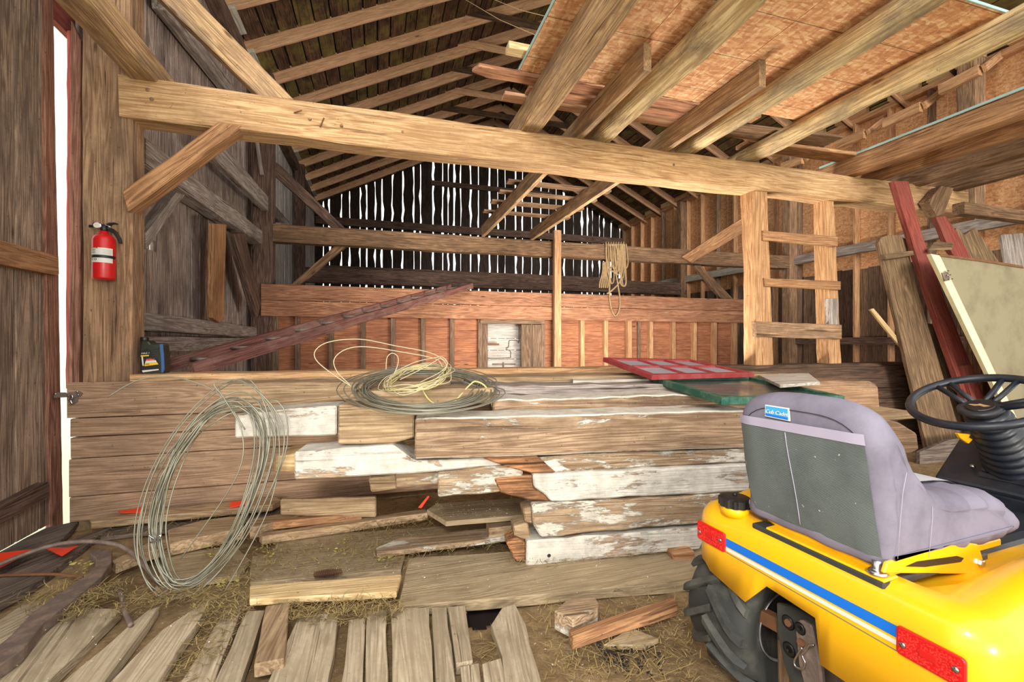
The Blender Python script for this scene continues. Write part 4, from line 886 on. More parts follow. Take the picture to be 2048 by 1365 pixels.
def hand(pts, name): Q(name, [hd + V(x, -.012, z) for x, z in pts], (0, .024, 0), 'black_plastic', fx, (1, 0, 0), 0, .003)
hand(((0, .028), (.03, .048), (.06, .052), (.078, .046), (.075, .040), (.05, .040), (.02, .018)), 'lever')
hand(((.015, .01), (.05, .012), (.072, -.01), (.092, -.048), (.100, -.085), (.086, -.088), (.074, -.055), (.055, -.022), (.03, -.012)), 'handle')
T('pin', [hd + V(.01, -.014, .03), hd + V(.045, -.014, .018)], .004, 'steel', fx, sides=6)
T('hook', [base + V(0, .05, .2), base + V(0, .078, .21)], .006, 'steel', fx, sides=6)

# ------------------------------------------------------------------ oil bottle on the sill
yb = 3.74; bo = thing('oil_bottle', 'dark green oil bottle with blue edge standing on the sill', 'bottle', PY(305, 749, yb))
def bq(px): return [PY(260 + u / 13.64, 660 + v / 13.65, yb) for u, v in px]
Q('body', bq(((300, 300), (500, 300), (560, 370), (800, 360), (905, 390), (930, 700), (945, 1100), (920, 1210), (330, 1265), (290, 1160), (245, 600), (265, 450))), (0, .10, 0), 'bottle_green', bo, (0, 0, 1), 0, .012, smooth=False, segs=3)
Q('blue_strip', [p + V(0, -.004, 0) for p in bq(((800, 395), (895, 380), (925, 700), (940, 1090), (910, 1180), (850, 1180), (840, 800)))], (0, .05, 0), 'bottle_blue', bo, (0, 0, 1), 0, .003)
LATHE('cap', [(.023, 0), (.025, .004), (.025, .026), (.022, .03)], Matrix.Translation(PY(260 + 400 / 13.64, 660 + 315 / 13.65, yb + .05)), 'black_plastic', bo, 16)
def bl(name, px, mat, d): Q(name, [p + V(0, -d, 0) for p in bq(px)], (0, .0012, 0), mat, bo, (1, 0, 0), 0, 0)
bl('label_sheet', ((285, 600), (470, 500), (570, 560), (830, 880), (850, 1120), (330, 1170)), 'label_black', .0005)
bl('label_print', ((295, 700), (520, 690), (515, 720), (298, 735)), 'yellow_print', .002); bl('label_print', ((315, 745), (355, 740), (380, 980), (345, 985)), 'label_white', .002)
bl('label_print', ((455, 795), (650, 770), (700, 830), (435, 850)), 'red_print', .002); bl('label_print', ((432, 852), (705, 832), (735, 885), (415, 915)), 'label_white', .002)
bl('label_print', ((412, 918), (738, 888), (780, 945), (395, 995)), 'yellow_print', .002); bl('label_print', ((330, 1110), (780, 1070), (790, 1100), (350, 1165)), 'label_white', .002)
for i in range(5): bl('rib', ((600, 520 + 62 * i), (790, 480 + 62 * i), (795, 510 + 62 * i), (612, 552 + 62 * i)), 'bottle_green', .006)
px_ = bq(((310, 672), (540, 655), (450, 842), (430, 965)))
ft = frame(px_[0] + V(0, -.004, 0), (px_[1] - px_[0]), (0, -1, 0)); TEXT('lettering', 'MAG 1', ft, .017, 'label_white', bo, .0004, .2)
TEXT('lettering', 'SAE 10W-30', frame(px_[2] + V(0, -.004, 0), (1, 0, .06), (0, -1, 0)), .0085, 'label_white', bo, .0003)
TEXT('lettering', 'FMX', frame(px_[3] + V(0, -.004, 0), (1, 0, .1), (0, -1, 0)), .012, 'label_black', bo, .0003)

# ------------------------------------------------------------------ latch on the half wall
la = thing('latch', 'dark metal hasp latch at the left end of the half wall planks', 'latch', PY(140, 795, 3.59))
def lq(name, px, y, d, mat='iron'): return Q(name, [PY(90 + u / 19.5, 760 + v / 19.5, y) for u, v in px], (0, d, 0), mat, la, (1, 0, 0), 0, .002)
lq('strap', ((330, 560), (420, 500), (800, 500), (840, 690), (540, 700), (340, 720)), 3.575, .012); lq('plate', ((850, 520), (1080, 470), (1300, 440), (1440, 530), (1380, 640), (1080, 700), (880, 680)), 3.585, .012)
lq('plate', ((880, 800), (1060, 720), (1280, 640), (1260, 880), (1080, 950), (980, 990)), 3.59, .008)
T('staple', smoothpath([PY(90 + u / 19.5, 760 + v / 19.5, 3.57) for u, v in ((900, 790), (960, 650), (1060, 620), (1070, 720), (1000, 800), (1060, 940))], 5), .005, 'steel', la)
for u, v in ((1250, 470), (1290, 590), (400, 560)): LATHE('screw', [(.006, 0), (.006, .003)], frame(PY(90 + u / 19.5, 760 + v / 19.5, 3.574), (1, 0, 0), (0, -1, 0)), 'steel', la, 8)

# ------------------------------------------------------------------ two window sashes on the pile
def sash(name, label, corners, cols, rows, w, t, mat, gl, muntin):
    a, b, c, d = [Vector(p) for p in corners]      # far-left, far-right, near-right, near-left
    o = thing(name, label, 'window sash', d); n = (b - a).cross(d - a).normalized(); n = n if n.z > 0 else -n
    nn = -n * t
    def at(s, q): return a.lerp(b, s).lerp(d.lerp(c, s), q)
    W = ((b - a).length + (c - d).length) / 2; H = ((d - a).length + (c - b).length) / 2; sx, sy = w / W, w / H
    for nm, s0, s1, q0, q1 in (('stile', 0, sx, 0, 1), ('stile', 1 - sx, 1, 0, 1), ('rail', sx, 1 - sx, 0, sy), ('rail', sx, 1 - sx, 1 - sy, 1)):
        Q(nm, [at(s0, q0), at(s1, q0), at(s1, q1), at(s0, q1)], nn, mat, o, None, 0, .003)
    for i in range(1, cols):
        s_ = sx + (1 - 2 * sx) * i / cols; Q('muntin', [at(s_ - muntin / W / 2, sy), at(s_ + muntin / W / 2, sy), at(s_ + muntin / W / 2, 1 - sy), at(s_ - muntin / W / 2, 1 - sy)], nn * .8, mat, o, None, 0, .002)
    for j in range(1, rows):
        q_ = sy + (1 - 2 * sy) * j / rows
        for i in range(cols):
            s0 = sx + (1 - 2 * sx) * i / cols + muntin / W / 2; s1 = sx + (1 - 2 * sx) * (i + 1) / cols - muntin / W / 2
            Q('muntin', [at(s0, q_ - muntin / H / 2), at(s1, q_ - muntin / H / 2), at(s1, q_ + muntin / H / 2), at(s0, q_ + muntin / H / 2)], nn * .8, mat, o, None, 0, .002)
    for i in range(cols):
        for j in range(rows):
            s0, s1 = sx + (1 - 2 * sx) * i / cols, sx + (1 - 2 * sx) * (i + 1) / cols; q0, q1 = sy + (1 - 2 * sy) * j / rows, sy + (1 - 2 * sy) * (j + 1) / rows
            Q('pane', [at(s0, q0) + nn * .4, at(s1, q0) + nn * .4, at(s1, q1) + nn * .4, at(s0, q1) + nn * .4], nn * .12, gl, o, None, 0, 0)
    return o
sash('window_sash', 'red painted six pane window sash lying on the timber pile', [PY(1206, 715, 3.15), PY(1380, 719, 3.15), PY(1510, 746, 2.6), PY(1305, 751, 2.6)], 3, 2, .045, .035, 'sash_red', 'reflection_glass', .022)
sash('window_sash', 'green framed single pane window sash half under the red one', [PY(1306, 755, 2.75), PY(1500, 753, 2.75), PY(1690, 792, 1.95), PY(1444, 796, 1.95)], 1, 1, .05, .04, 'sash_green', 'clear_glass', .02)

# ------------------------------------------------------------------ things leaning at the right
def lean(name, px, y, t, mat, label, cat='plank', rough=.003, par=None, axis=None, bev=.004):
    o = Q(name, [PY(u, v, y) for u, v in px], (0, t, 0), mat, par, axis, rough, bev)
    return tag(o, label, cat) if label else o
lean('leaning_plank', ((1757, 486), (1763, 475), (1778, 470), (1797, 470), (1812, 478), (1817, 500), (1835, 580), (1932, 905), (1856, 905)), 3.34, .04, 'lean_plank', 'wide old plank with rounded top leaning left of the red timber')
lean('leaning_plank', ((1846, 646), (1880, 650), (1962, 905), (1912, 905)), 3.42, .03, 'lean_plank', 'short narrow plank leaning behind the red timber')
lean('red_timber', ((1789, 362), (1817, 362), (1845, 470), (1890, 600), (1976, 812), (2008, 880), (1960, 880), (1936, 818), (1858, 590), (1812, 440)), 3.26, .06, 'red_paint_wood', 'long red painted timber leaning up to the beam at right', 'timber')
lean('red_timber', ((1872, 434), (1892, 432), (1918, 470), (1945, 520), (1922, 530), (1900, 500)), 3.32, .05, 'red_paint_wood', 'shorter red board standing behind the cream door top', 'board')
lean('red_timber', ((1926, 732), (1944, 730), (1968, 808), (1950, 812)), 3.22, .05, 'red_paint_wood', 'stub of pinkish red wood beside the foot of the red timber', 'board')
lean('broken_board', ((1908, 470), (1914, 455), (1930, 470), (1940, 462), (1952, 456), (1968, 480), (1996, 520), (2150, 905), (2085, 905)), 3.4, .03, 'lean_plank', 'jagged broken grey board behind the cream door', 'board', .005)
lean('broken_board', ((2002, 470), (2046, 466), (2120, 905), (2076, 905)), 3.6, .03, 'grey_timber', 'grey weathered board standing behind the cream door at right', 'board', .004)
lean('lath', ((1741, 620), (1748, 617), (1830, 716), (1830, 730)), 3.385, .025, 'fresh_plank', 'thin pale lath poking out left of the wide rounded plank', 'stick')
lean('shelf_board', ((1770, 509), (1830, 501), (1832, 510), (1773, 519)), 3.28, .05, 'lean_plank', 'small board laid across the wide rounded plank', 'board')
tag(Q('shelf_board', [PY(1858, 498, 3.2), PY(1868, 484, 3.35), PY(1908, 483, 3.35), PY(1904, 494, 3.2)], (0, 0, -.03), 'lean_plank', None, (1, 0, 0), 0, .003), 'small shelf like board beside the red timber top', 'board')
cdoor = thing('cabinet_door', 'cream coloured flat door leaning behind the steering wheel', 'door', PY(2060, 890, 3.0))
Q('panel', [PY(u, v, 3.0) for u, v in ((1881, 512), (1960, 522), (2046, 536), (2200, 790), (2240, 905), (2068, 905), (2026, 822))], (0, .03, 0), 'cream_panel', cdoor, (.4, 0, -1), 0, .002)
Q('edge_strip', [PY(u, v, 2.995) for u, v in ((1862, 508), (1880, 511), (2027, 822), (2066, 905), (2050, 905), (2012, 822))], (0, .04, 0), 'cream_edge', cdoor, None, 0, .002)
Q('top_edge', [PY(u, v, 2.99) for u, v in ((1880, 508), (1960, 518), (2046, 532), (2048, 537), (1960, 523), (1881, 513))], (0, .04, 0), 'rust', cdoor, None, 0, .001)
hg = Q('hinge', [PY(u, v, 2.985) for u, v in ((1884, 546), (1896, 544), (1902, 560), (1890, 563))], (0, .01, 0), 'iron', cdoor, None, 0, .002)
for u, v in ((1893, 543), (1897, 551), (1901, 559)): T('pin', [PY(u - 3, v, 2.975), PY(u + 4, v - 1, 2.975)], .006, 'steel', hg, sides=6)
lean('loose_strip', ((1950, 694), (1955, 692), (1972, 728), (1966, 730)), 3.05, .02, 'honey_beam', 'short orange wooden strip beside the cream door edge', 'stick')
lean('floor_board', ((1840, 905), (1900, 880), (1990, 870), (1990, 960), (1840, 975)), 3.1, .04, 'floor_dark', 'dark board on edge in the shade behind the steering wheel', 'board')

# ------------------------------------------------------------------ yellow garden tractor
TO = V(1.155, 1.0, 0); TF = V(.998, .063, 0).normalized(); TL = V(-.063, .998, 0).normalized(); TU = V(0, 0, 1)
def W(a, b, c): return TO + TF * a + TL * b + TU * c
def WA(u, v, a): return PN(u, v, TO + TF * a, TF)
def WB(u, v, b): return PN(u, v, TO + TL * b, TL)
tr = thing('garden_tractor', 'yellow garden tractor with grey covered seat and blue rear stripe', 'tractor', TO)
MT = Matrix((TF, TL, TU)).transposed().to_4x4(); MT.translation = TO
def sst(x, a, b): t = min(1, max(0, (x - a) / (b - a))); return t * t * (3 - 2 * t)
def tmesh(name, vs, fs, mat, par=tr, smooth=True): return link(name, vs, fs, mat, par, MT, smooth)
# fender shell: U-shaped path in plan, profile stepping inwards over the top
bs = [.33, .28, .23, .179, .14, .099, .068, .054, .0]; bs = bs + [-b for b in bs[-2::-1]]
rc = .10; path = []
for a in (.80, .7, .6, .5, .4, .3, .2): path.append((a, .43, 0, -1, 's'))
for i in range(0, 6):
    t = math.pi / 2 * i / 6; path.append((rc - rc * math.sin(t), .33 + rc * math.cos(t), math.sin(t), -math.cos(t), 'c'))
nside = len(path)
left = list(path)
path = left + [(0, b, 1, 0, 'r') for b in bs] + [(a, -b, na, -nb, k) for a, b, na, nb, k in reversed(left)]
def bottom(a, b):
    if b > .43 - rc and a > 0 and b > 0: return .395 + .1 * sst(a, .1, .5)
    if b >= .179: return .346 + (.395 - .346) * (b - .179) / (.43 - .179)
    if b >= .099: return .346 + (.439 - .346) * (.179 - b) / .08
    if b >= -.054: return .439 - .009 * (.099 - b) / .153
    if b >= -.068: return .43 - .12 * (-.054 - b) / .014
    return .31
hump = lambda a: .055 * sst(a, .10, .45)
prof = [(0, None), (0, .47), (0, .54), (.006, .566), (.02, .588), (.045, .602), (.08, .609)]
vs, fs = [], []; NP = len(path)
for d, c in prof:
    for a, b, na, nb, k in path:
        cc_ = bottom(a, b) if c is None else c + hump(a) * sst(c, .5, .6)
        vs.append((a + na * d, b + nb * d, cc_))
for j in range(len(prof) - 1):
    for i in range(NP - 1): fs.append((j * NP + i, j * NP + i + 1, (j + 1) * NP + i + 1, (j + 1) * NP + i))
top = (len(prof) - 1) * NP; nb_ = len(bs); prev = [top + nside + i for i in range(nb_)]
def htop(a, b):
    h = .609 + hump(a) * sst(abs(b), .23, .35)
    return h - .045 * (1 - sst(abs(b), .225, .30)) * sst(a, .075, .13)
for k in range(nside - 1, -1, -1):
    a, b, na, nb, kk = path[k]; ai, bi = a + na * .08, b + nb * .08; row = [top + k]
    for q in bs[1:-1]:
        bb = bi * q / .33; vs.append((ai, bb, htop(ai, bb))); row.append(len(vs) - 1)
    row.append(top + NP - 1 - k)
    for i in range(nb_ - 1): fs.append((prev[i], prev[i + 1], row[i + 1], row[i]))
    prev = row
fe = tmesh('fender', vs, fs, 'tractor_yellow')
bm = bmesh.new(); bm.from_mesh(fe.data); bmesh.ops.recalc_face_normals(bm, faces=bm.faces); bm.to_mesh(fe.data); bm.free()
sm = fe.modifiers.new('thickness', 'SOLIDIFY'); sm.thickness = .004; sm.offset = -1
def rearslab(name, pts, mat, d=.0015, lift=.0005, par=tr, bev=0, segs=1): return Q(name, [W(-d - lift, b, c) for b, c in pts], TF * d, mat, par, TL, 0, bev, segs=segs)
rearslab('blue_stripe', ((.262, .523), (-.252, .5265), (-.252, .499), (.264, .4955)), 'stripe_blue')
rearslab('white_stripe', ((.262, .492), (-.252, .492), (-.252, .481), (.262, .481)), 'stripe_white')
rearslab('dirt_line', ((.27, .476), (-.25, .4685), (-.25, .466), (.27, .4735)), 'grey_print', .0006)
for s in (1, -1):
    bc = .32 if s > 0 else -.316; c0 = .506 if s > 0 else .500
    def rr(hw, hh, r):
        o = []
        for qx, qy, t0 in ((1, 1, 0), (-1, 1, 90), (-1, -1, 180), (1, -1, 270)):
            for t in (0, 45, 90): o.append((bc + qx * (hw - r) + r * math.cos(math.radians(t0 + t)), c0 + qy * (hh - r) + r * math.sin(math.radians(t0 + t))))
        return o
    ref = rearslab('reflector', rr(.063, .033, .007), 'red_gloss', .009, 0, bev=.002)
    rearslab('lens', rr(.057, .027, .004), 'reflector_red', .002, .009, ref)
    rearslab('lens_boss', [(bc + x, c0 + z) for x, z in ((-.016, -.008), (.016, -.008), (.016, .009), (-.016, .009))], 'red_gloss', .003, .010, ref, .001)
    for q in (-.048, .048): LATHE('screw', [(.007, 0), (.006, .0025)], frame(W(-.0115, bc + q, c0 - q * .1), TL, -TF), 'steel', ref, 10)
# fuel cap
fc = W(.051, .268, .606)
LATHE('filler_neck', [(.046, -.01), (.046, .018), (.043, .02)], Matrix.Translation(fc), 'tractor_yellow', tr, 24)
nn = 48; vs = []; fs = []
for z, r0 in ((.02, .049), (.046, .05), (.051, .044), (.055, .03), (.056, .001)):
    for k in range(nn): q = 2 * math.pi * k / nn; r = r0 + (.0035 if (k // 2) % 2 and z < .05 else 0); vs.append((r * math.cos(q), r * math.sin(q), z))
for j in range(4):
    for k in range(nn): a, b = j * nn + k, j * nn + (k + 1) % nn; fs.append((a, b, b + nn, a + nn))
capo = link('fuel_cap', vs, fs, 'black_plastic', tr, Matrix.Translation(fc)); LATHE('vent', [(.008, 0), (.006, .008)], Matrix.Translation(fc + V(.0, 0, .055)), 'black_plastic', capo, 10)
# seat: cover swept over the L-shaped seat
sp = [(.045, .625), (.035, .68), (.022, .78), (.008, .88), (-.002, .96), (.002, 1.005), (.02, 1.035), (.05, 1.045), (.085, 1.03), (.115, .98), (.15, .91), (.19, .85), (.24, .805), (.31, .785), (.40, .78), (.48, .77), (.56, .742), (.61, .70), (.625, .66), (.60, .625), (.5, .612), (.35, .615), (.2, .62)]
sp = [tuple(p[:2]) for p in smoothpath([V(a, c, 0) for a, c in sp], 3, True)]
def inset(P, d):
    n = len(P); o = []
    for i in range(n):
        t = V(P[(i + 1) % n][0] - P[i - 1][0], P[(i + 1) % n][1] - P[i - 1][1], 0).normalized(); nrm = V(t.y, -t.x, 0); o.append((P[i][0] + nrm.x * d, P[i][1] + nrm.y * d))
    return o
HB, RB_ = .215, .055; vs, fs = [], []; NS = 26; n = len(sp)
for k in range(NS + 1):
    t = -1 + 2 * k / NS; b = HB * math.sin(t * math.pi / 2) ; e = max(0, (abs(b) - (HB - RB_)) / RB_); d = RB_ * (1 - math.sqrt(max(0, 1 - e * e))) * .75
    P = inset(sp, d)
    for i, (a, c) in enumerate(P):
        wr = .005 * noise.noise(V(a * 16, b * 14, c * 20)) + (.010 * math.sin(a * 75 + b * 6 + 2 * c) * sst(a, .24, .36) if abs(b) > .12 else 0)
        c -= .05 * (abs(b) / HB) ** 3 * sst(c, .80, 1.0)
        vs.append((a + wr * .5, b + (wr if abs(b) > .1 else 0) * (1 if b > 0 else -1), c + wr * .6))
for k in range(NS):
    for i in range(n): a, b = k * n + i, k * n + (i + 1) % n; fs.append((a, b, b + n, a + n))
fs.append(tuple(range(n - 1, -1, -1))); fs.append(tuple(NS * n + i for i in range(n)))
seat = tmesh('seat_cover', vs, fs, 'seat_cloth')
bm = bmesh.new(); bm.from_mesh(seat.data); bmesh.ops.recalc_face_normals(bm, faces=bm.faces); bm.to_mesh(seat.data); bm.free()
def ra(c):
    P = [(.045, .625), (.035, .68), (.022, .78), (.008, .88), (-.002, .96), (.002, 1.005), (.02, 1.03)]
    for (a0, c0), (a1, c1) in zip(P, P[1:]):
        if c <= c1: return a0 + (a1 - a0) * (c - c0) / (c1 - c0)
    return .02
def patch(name, rows, mat, off=.006, nb=14, depth=.004):
    """rows: (c_left, b_left, c_right, b_right) from bottom to top on the back of the seat"""
    vs, fs = [], []
    for c0, b0, c1, b1 in rows:
        for i in range(nb + 1):
            t = i / nb; b = b0 + (b1 - b0) * t; c = c0 + (c1 - c0) * t
            e = max(0, (abs(b) - (HB - RB_)) / RB_); d = RB_ * (1 - math.sqrt(max(0, 1 - min(1, e) ** 2))) * .75
            vs.append((ra(c) - off + d + .003 * noise.noise(V(b * 14, c * 14, 4)), b, c))
    m = nb + 1
    for j in range(len(rows) - 1):
        for i in range(nb): fs.append((j * m + i, j * m + i + 1, (j + 1) * m + i + 1, (j + 1) * m + i))
    return tmesh(name, vs, fs, mat, tr)
rows = []
for j in range(13):
    t = j / 12; bl, br = .165 + .035 * min(1, t * 2.2), -.195 + .012 * t; rows.append((.655 + (.935 - .655) * t, bl, .652 + (.945 - .652) * t, br))
patch('mesh_pocket', rows, 'seat_mesh', .008)
patch('pocket_trim', [(.930, .201, .938, -.186), (.958, .200, .966, -.184)], 'seat_trim', .010, 14)
T('seam', [MT @ V(ra(c) - .009, .012 + .02 * sst(c, .66, .95), c) for c in [.66 + .03 * i for i in range(10)]], .0013, 'seat_trim', tr, sides=5)
T('seam', [MT @ V(ra(.994) - .006 + (.055 * max(0, (abs(b) - .15) / .06) ** 2) * .5, b, .998 - .09 * max(0, abs(b) / .2) ** 4) for b in [.19 - .02 * i for i in range(20)]], .0012, 'seat_thread', tr, sides=5)
tg = [(.098, 1.0), (.098, .969), (.012, .969), (.014, 1.0)]
def tagslab(name, pts, mat, off, d=.002): return Q(name, [W(ra(c) - off, b, c) for b, c in pts], TF * d, mat, tr, TL, 0, 0)
tagslab('cloth_tag', [(.046 + (b - .046) * 1, c) for b, c in ((.098, 1.003), (.02, 1.003), (.014, .966), (.096, .968))], 'stripe_white', .009, .004); tagslab('cloth_tag', ((.095, 1.000), (.022, 1.000), (.018, .969), (.093, .971)), 'tag_blue', .0105, .002); tagslab('cloth_tag', ((.094, .977), (.019, .975), (.018, .969), (.093, .971)), 'stripe_blue', .0112, .001)
TEXT('lettering', 'Cub Cadet', frame(W(ra(.98) - .013, .092, .979), -TL, -TF), .017, 'label_white', tr, .0005, .2, .98)
T('seam', [MT @ V(a, -.219 + .0, c) for a, c in ((.06, .66), (.07, .75), (.08, .82), (.095, .87))], .0006, 'seat_trim', tr, sides=5)
T('seam', [MT @ V(a, -.2165, c) for a, c in ((.19, .64), (.20, .70), (.205, .74), (.205, .77))], .0006, 'seat_trim', tr, sides=5)
# pale centre of the seat cushion
vs = [(a, b, c) for a, c in ((.25, .811), (.28, .802), (.32, .794), (.40, .789), (.48, .779), (.54, .757)) for b in (-.12, -.04, .04, .12)]
tmesh('cushion_panel', vs, [(j * 4 + i, j * 4 + i + 1, j * 4 + i + 5, j * 4 + i + 4) for j in range(5) for i in range(3)], 'seat_pale')
# seat bracket
Q('seat_pan', [W(.055, .16, .635), W(.055, -.205, .632), W(.055, -.205, .606), W(.055, .10, .606), W(.055, .15, .618)], TF * .5, 'tractor_yellow', tr, TL, 0, .006)
Q('seat_flange', [W(.02, .12, .612), W(.02, -.213, .610), W(.075, -.213, .613), W(.075, .12, .615)], TU * -.008, 'tractor_yellow', tr, TL, 0, .003)
sb = Q('seat_bracket', [WB(u, v, -.214) for u, v in ((1768, 1148), (1775, 1126), (1850, 1104), (1930, 1086), (1958, 1090), (1976, 1150))], TL * .01, 'tractor_yellow', tr, TF, 0, .003)
Q('slot', [WB(u, v, -.2155) for u, v in ((1812, 1134), (1835, 1124), (1915, 1113), (1928, 1117), (1922, 1125), (1850, 1135))], TL * .002, 'black_plastic', sb, TF, 0, 0)
LATHE('bolt', [(.011, 0), (.011, .007), (.008, .009)], frame(WB(1960, 1127, -.2145), TF, -TL), 'steel', sb, 6, False)
LATHE('bumper_washer', [(.022, -.004), (.024, 0), (.017, .006), (.011, .01), (.011, .03)], Matrix.Translation(W(.04, -.185, .615)), 'steel', tr, 18)
Q('rubber_pad', [W(.018, .17, .607), W(.018, -.213, .604), W(.018, -.213, .585), W(.018, .17, .59)], TF * .45, 'rubber', tr, TL, 0, .004)
# steering wheel
hub = W(.91, 0, .985); tilt = math.radians(24); wz = (TU * math.cos(tilt) - TF * math.sin(tilt)).normalized(); wx = TL; wy = wz.cross(wx)
MW = frame(hub, wx, wz)
st = []
for i in range(48):
    q = 2 * math.pi * i / 48; st.append(hub + wx * (.188 * math.cos(q)) + wy * (.188 * math.sin(q)))
T('steering_wheel_rim', st, .0145, 'navy_plastic', tr, True, 12)
def wv(r, ang, z): return hub + wx * (r * math.cos(ang)) + wy * (r * math.sin(ang)) + wz * z
for ang in (-35, -95, 205):
    q = math.radians(ang)
    for dq in (-.16, .16):
        T('spoke', [wv(.05, q + dq * 1.6, -.028), wv(.11, q + dq * .9, -.018), wv(.182, q + dq * .75, -.002)], .0095, 'navy_plastic', tr, sides=8)
LATHE('steering_hub', [(.045, -.05), (.062, -.035), (.064, -.026), (.05, -.020), (.045, -.022), (.03, -.021)], MW, 'navy_plastic', tr, 28)
LATHE('hub_badge', [(.040, -.020), (.038, -.017)], MW, 'black_plastic', tr, 24, False); 
bd = Q('badge_emblem', [wv(.026, math.radians(a), -.0165) for a in (0,)] + [hub + wx * x + wy * y + wz * -.0165 for x, y in ((.03, .004), (.012, .010), (0, .004), (-.014, .010), (-.028, .0), (-.010, -.004), (.004, -.010), (.008, -.002))], wz * -.001, 'honey_beam', tr, wx, 0, 0)
# steering column boot, dash panel, foot boards, lever
ax = (W(1.22, 0, .66) - hub).normalized()
prof = []
for i in range(50):
    t = i / 49; r = .045 + .03 * t; prof.append((r + .016 * abs(math.sin(t * math.pi * 9)), .05 + .30 * t))
LATHE('steering_boot', prof, frame(hub, TL, ax), 'navy_plastic', tr, 22)
Q('dash_panel', [W(1.285, .2, .84), W(1.285, -.22, .84), W(1.045, -.22, .64), W(1.045, .2, .64)], (TF * .05 - TU * .06), 'navy_plastic', tr, TL, 0, .012, segs=2)
Q('dash_front', [W(1.05, .2, .63), W(1.05, -.22, .63), W(1.09, -.22, .30), W(1.09, .17, .30)], TF * .25, 'navy_plastic', tr, TL, 0, .01)
for i in range(7): B('dash_rib', W(1.085 + .022 * i, .075, .682 + .0183 * i), W(1.085 + .022 * i, -.09, .682 + .0183 * i), .012, .02, 'navy_plastic', tr, ch=.004)
Q('hood', [W(1.30, .19, .82), W(1.30, -.2, .82), W(1.30, -.2, .45), W(1.30, .19, .45)], TF * .7, 'cream_edge', tr, TL, 0, .02)
lv = Q('choke_lever', [WB(u, v, .06) for u, v in ((1908, 866), (1934, 868), (1930, 874), (1938, 878), (1930, 887), (1914, 876))], TL * -.012, 'tractor_yellow', tr, TF, 0, .002)
T('indicator', [W(1.10, .10, .70), W(1.095, .10, .71)], .008, 'steel', tr, sides=8)
Q('foot_board', [W(.55, .40, .34), W(1.3, .40, .34), W(1.3, -.40, .34), W(.55, -.40, .34)], TU * -.03, 'navy_plastic', tr, TF, 0, .01)
for i in range(8): B('tread_rib', W(.60 + .07 * i, -.38, .346), W(.60 + .07 * i, -.2, .346), .016, .012, 'navy_plastic', tr, ch=.003)
Q('tunnel', [W(.5, .17, .345), W(1.2, .17, .345), W(1.2, -.17, .345), W(.5, -.17, .345)], TU * .24, 'navy_plastic', tr, TF, 0, .03, segs=2)
# rear wheels: carcass with chevron lugs, rim
def rear_wheel(bc, flip):
    ctr = W(.205, bc, .212); MWh = frame(ctr, TF, TL if not flip else -TL) @ Matrix.Diagonal((.815, .815, 1, 1))
    w2 = .125
    LATHE('tyre', [(.150, -w2 + .012), (.185, -w2), (.235, -w2 - .008), (.262, -w2 + .012), (.272, -w2 + .04), (.275, 0), (.272, w2 - .04), (.262, w2 - .012), (.235, w2 + .008), (.185, w2), (.150, w2 - .012), (.140, w2 - .03), (.138, 0), (.140, -w2 + .03), (.150, -w2 + .012)], MWh, 'rubber', tr, 48)
    for i in range(14):
        q0 = 2 * math.pi * i / 14
        for sgn in (1, -1):
            qq = q0 + (math.pi / 14 if sgn > 0 else 0); pts = []
            vs, fs = [], []; m = 6
            for k in range(m + 1):
                t = k / m; z = sgn * (-.012 + t * (w2 + .020)); q = qq - .46 * t * (1 if not flip else -1); rb = .272 - .012 * sst(t, .7, 1) * 1.5; rt = .302 - .026 * sst(t, .75, 1)
                for dq, r in ((-.075, rb), (-.05, rt), (.05, rt), (.075, rb)):
                    qd = q + dq; vs.append((r * math.cos(qd), r * math.sin(qd), z))
            for k in range(m):
                for e in range(3): fs.append((k * 4 + e, k * 4 + e + 1, k * 4 + e + 5, k * 4 + e + 4))
            fs += [(0, 1, 2, 3), (m * 4 + 3, m * 4 + 2, m * 4 + 1, m * 4)]
            link('tyre_lug', vs, fs, 'rubber', tr, MWh)
    LATHE('wheel_rim', [(.148, -w2 + .012), (.150, -w2 + .004), (.143, -w2 + .006), (.132, -w2 + .03), (.125, -w2 + .07), (.09, -.02), (.05, -.015), (.04, -.04), (.001, -.04)], MWh, 'rim_metal', tr, 36)
    LATHE('wheel_rim', [(.148, w2 - .012), (.150, w2 - .004), (.143, w2 - .006), (.132, w2 - .03), (.125, w2 - .07), (.09, .02), (.05, .015), (.04, .04), (.001, .04)], MWh, 'rim_metal', tr, 36)
rear_wheel(.315, False); rear_wheel(-.33, True)
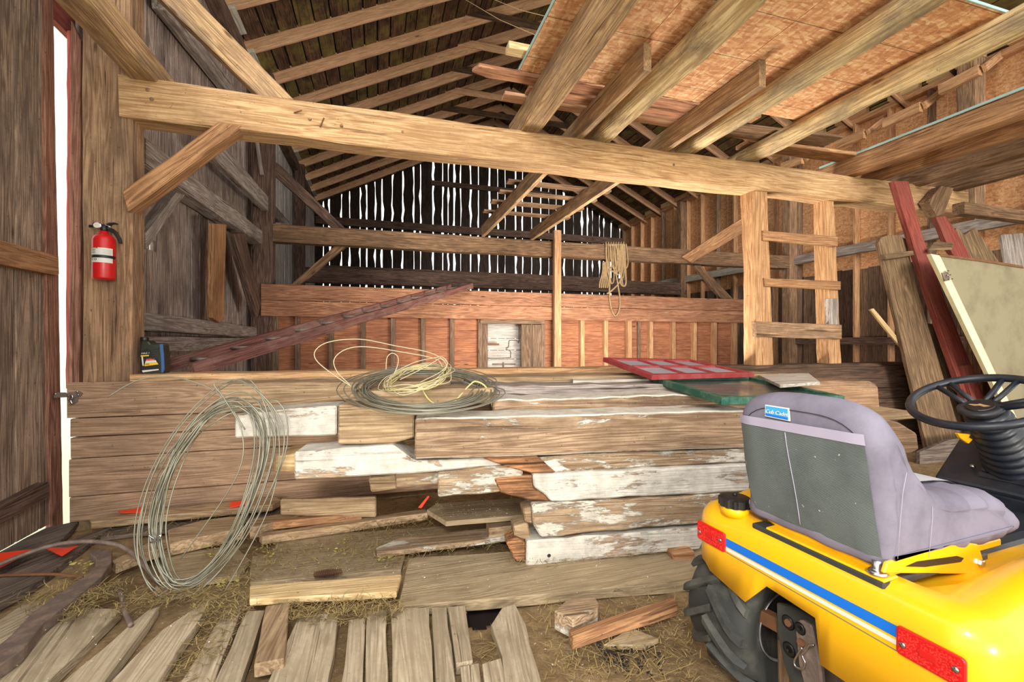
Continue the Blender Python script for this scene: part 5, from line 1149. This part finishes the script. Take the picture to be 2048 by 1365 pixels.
# hitch plate, lift bar, clip
Q('hitch_plate', [WA(u, v, .06) for u, v in ((1552, 1206), (1580, 1212), (1632, 1240), (1640, 1400), (1600, 1420), (1568, 1330), (1553, 1262))], TF * .02, 'rubber', tr, TU, 0, .004)
hp2 = Q('hitch_tongue', [WA(u, v, .045) for u, v in ((1588, 1248), (1600, 1240), (1622, 1252), (1640, 1330), (1648, 1420), (1620, 1420), (1596, 1330))], TF * .02, 'iron', tr, TU, 0, .005)
for u, v, r in ((1576, 1246, .016), (1578, 1300, .016), (1600, 1258, .012)): LATHE('hole', [(r + .006, 0), (r, .004), (r * .6, .0)], frame(WA(u, v, .058 if u < 1590 else .043), TL, -TF), 'black_plastic', tr, 14)
LATHE('bolt', [(.012, 0), (.012, .008)], frame(WA(1604, 1286, .043), TL, -TF), 'rust', tr, 6, False); LATHE('bolt', [(.011, 0), (.011, .008)], frame(WA(1578, 1246, .056), TL, -TF), 'rust', tr, 6, False)
T('hair_pin', smoothpath([WA(u, v, .03) for u, v in ((1604, 1296), (1594, 1312), (1588, 1326), (1594, 1336), (1606, 1338), (1610, 1326), (1604, 1310), (1612, 1302), (1618, 1292), (1628, 1291))], 5), .0032, 'steel', tr, sides=6)
B('lift_bar', WA(1480, 1208, .12), WA(1560, 1250, .10), .035, .045, 'rust', tr)
for u, v in ((1482, 1208), (1494, 1216)): LATHE('lift_collar', [(.028, -.008), (.03, 0), (.028, .008)], frame(WA(u, v, .115), TF, -TL), 'rust', tr, 16)
T('cotter_pin', smoothpath([WA(u, v, .08) for u, v in ((1508, 1226), (1502, 1240), (1500, 1252), (1506, 1258), (1508, 1248), (1506, 1236))], 4), .003, 'rust', tr, sides=6)
B('axle', W(.222, .25, .212), W(.222, -.25, .212), .1, .1, 'iron', tr)
Q('gearbox', [W(.12, .1, .13), W(.12, -.12, .13), W(.12, -.12, .40), W(.12, .1, .40)], TF * .4, 'iron', tr, TL, 0, .03, segs=2)
Q('wedge_board', [WA(u, v, .075) for u, v in ((1554, 1280), (1560, 1282), (1600, 1420), (1556, 1420))], TF * .02, 'lean_plank', tr, TU, 0, .002)['label'] = 'pale splintered wood piece behind the hitch'
for s in (1, -1): LATHE('front_tyre', [(.09, -.06), (.15, -.07), (.19, -.05), (.2, 0), (.19, .05), (.15, .07), (.09, .06), (.09, -.06)], frame(W(1.75, .38 * s, .2), TF, TL), 'rubber', tr, 28)
B('front_axle', W(1.75, .35, .22), W(1.75, -.35, .22), .08, .08, 'iron', tr); Q('frame_rail', [W(.3, .1, .3), W(1.95, .1, .3), W(1.95, .1, .42), W(.3, .1, .42)], TL * -.2, 'iron', tr, TF, 0, .01)
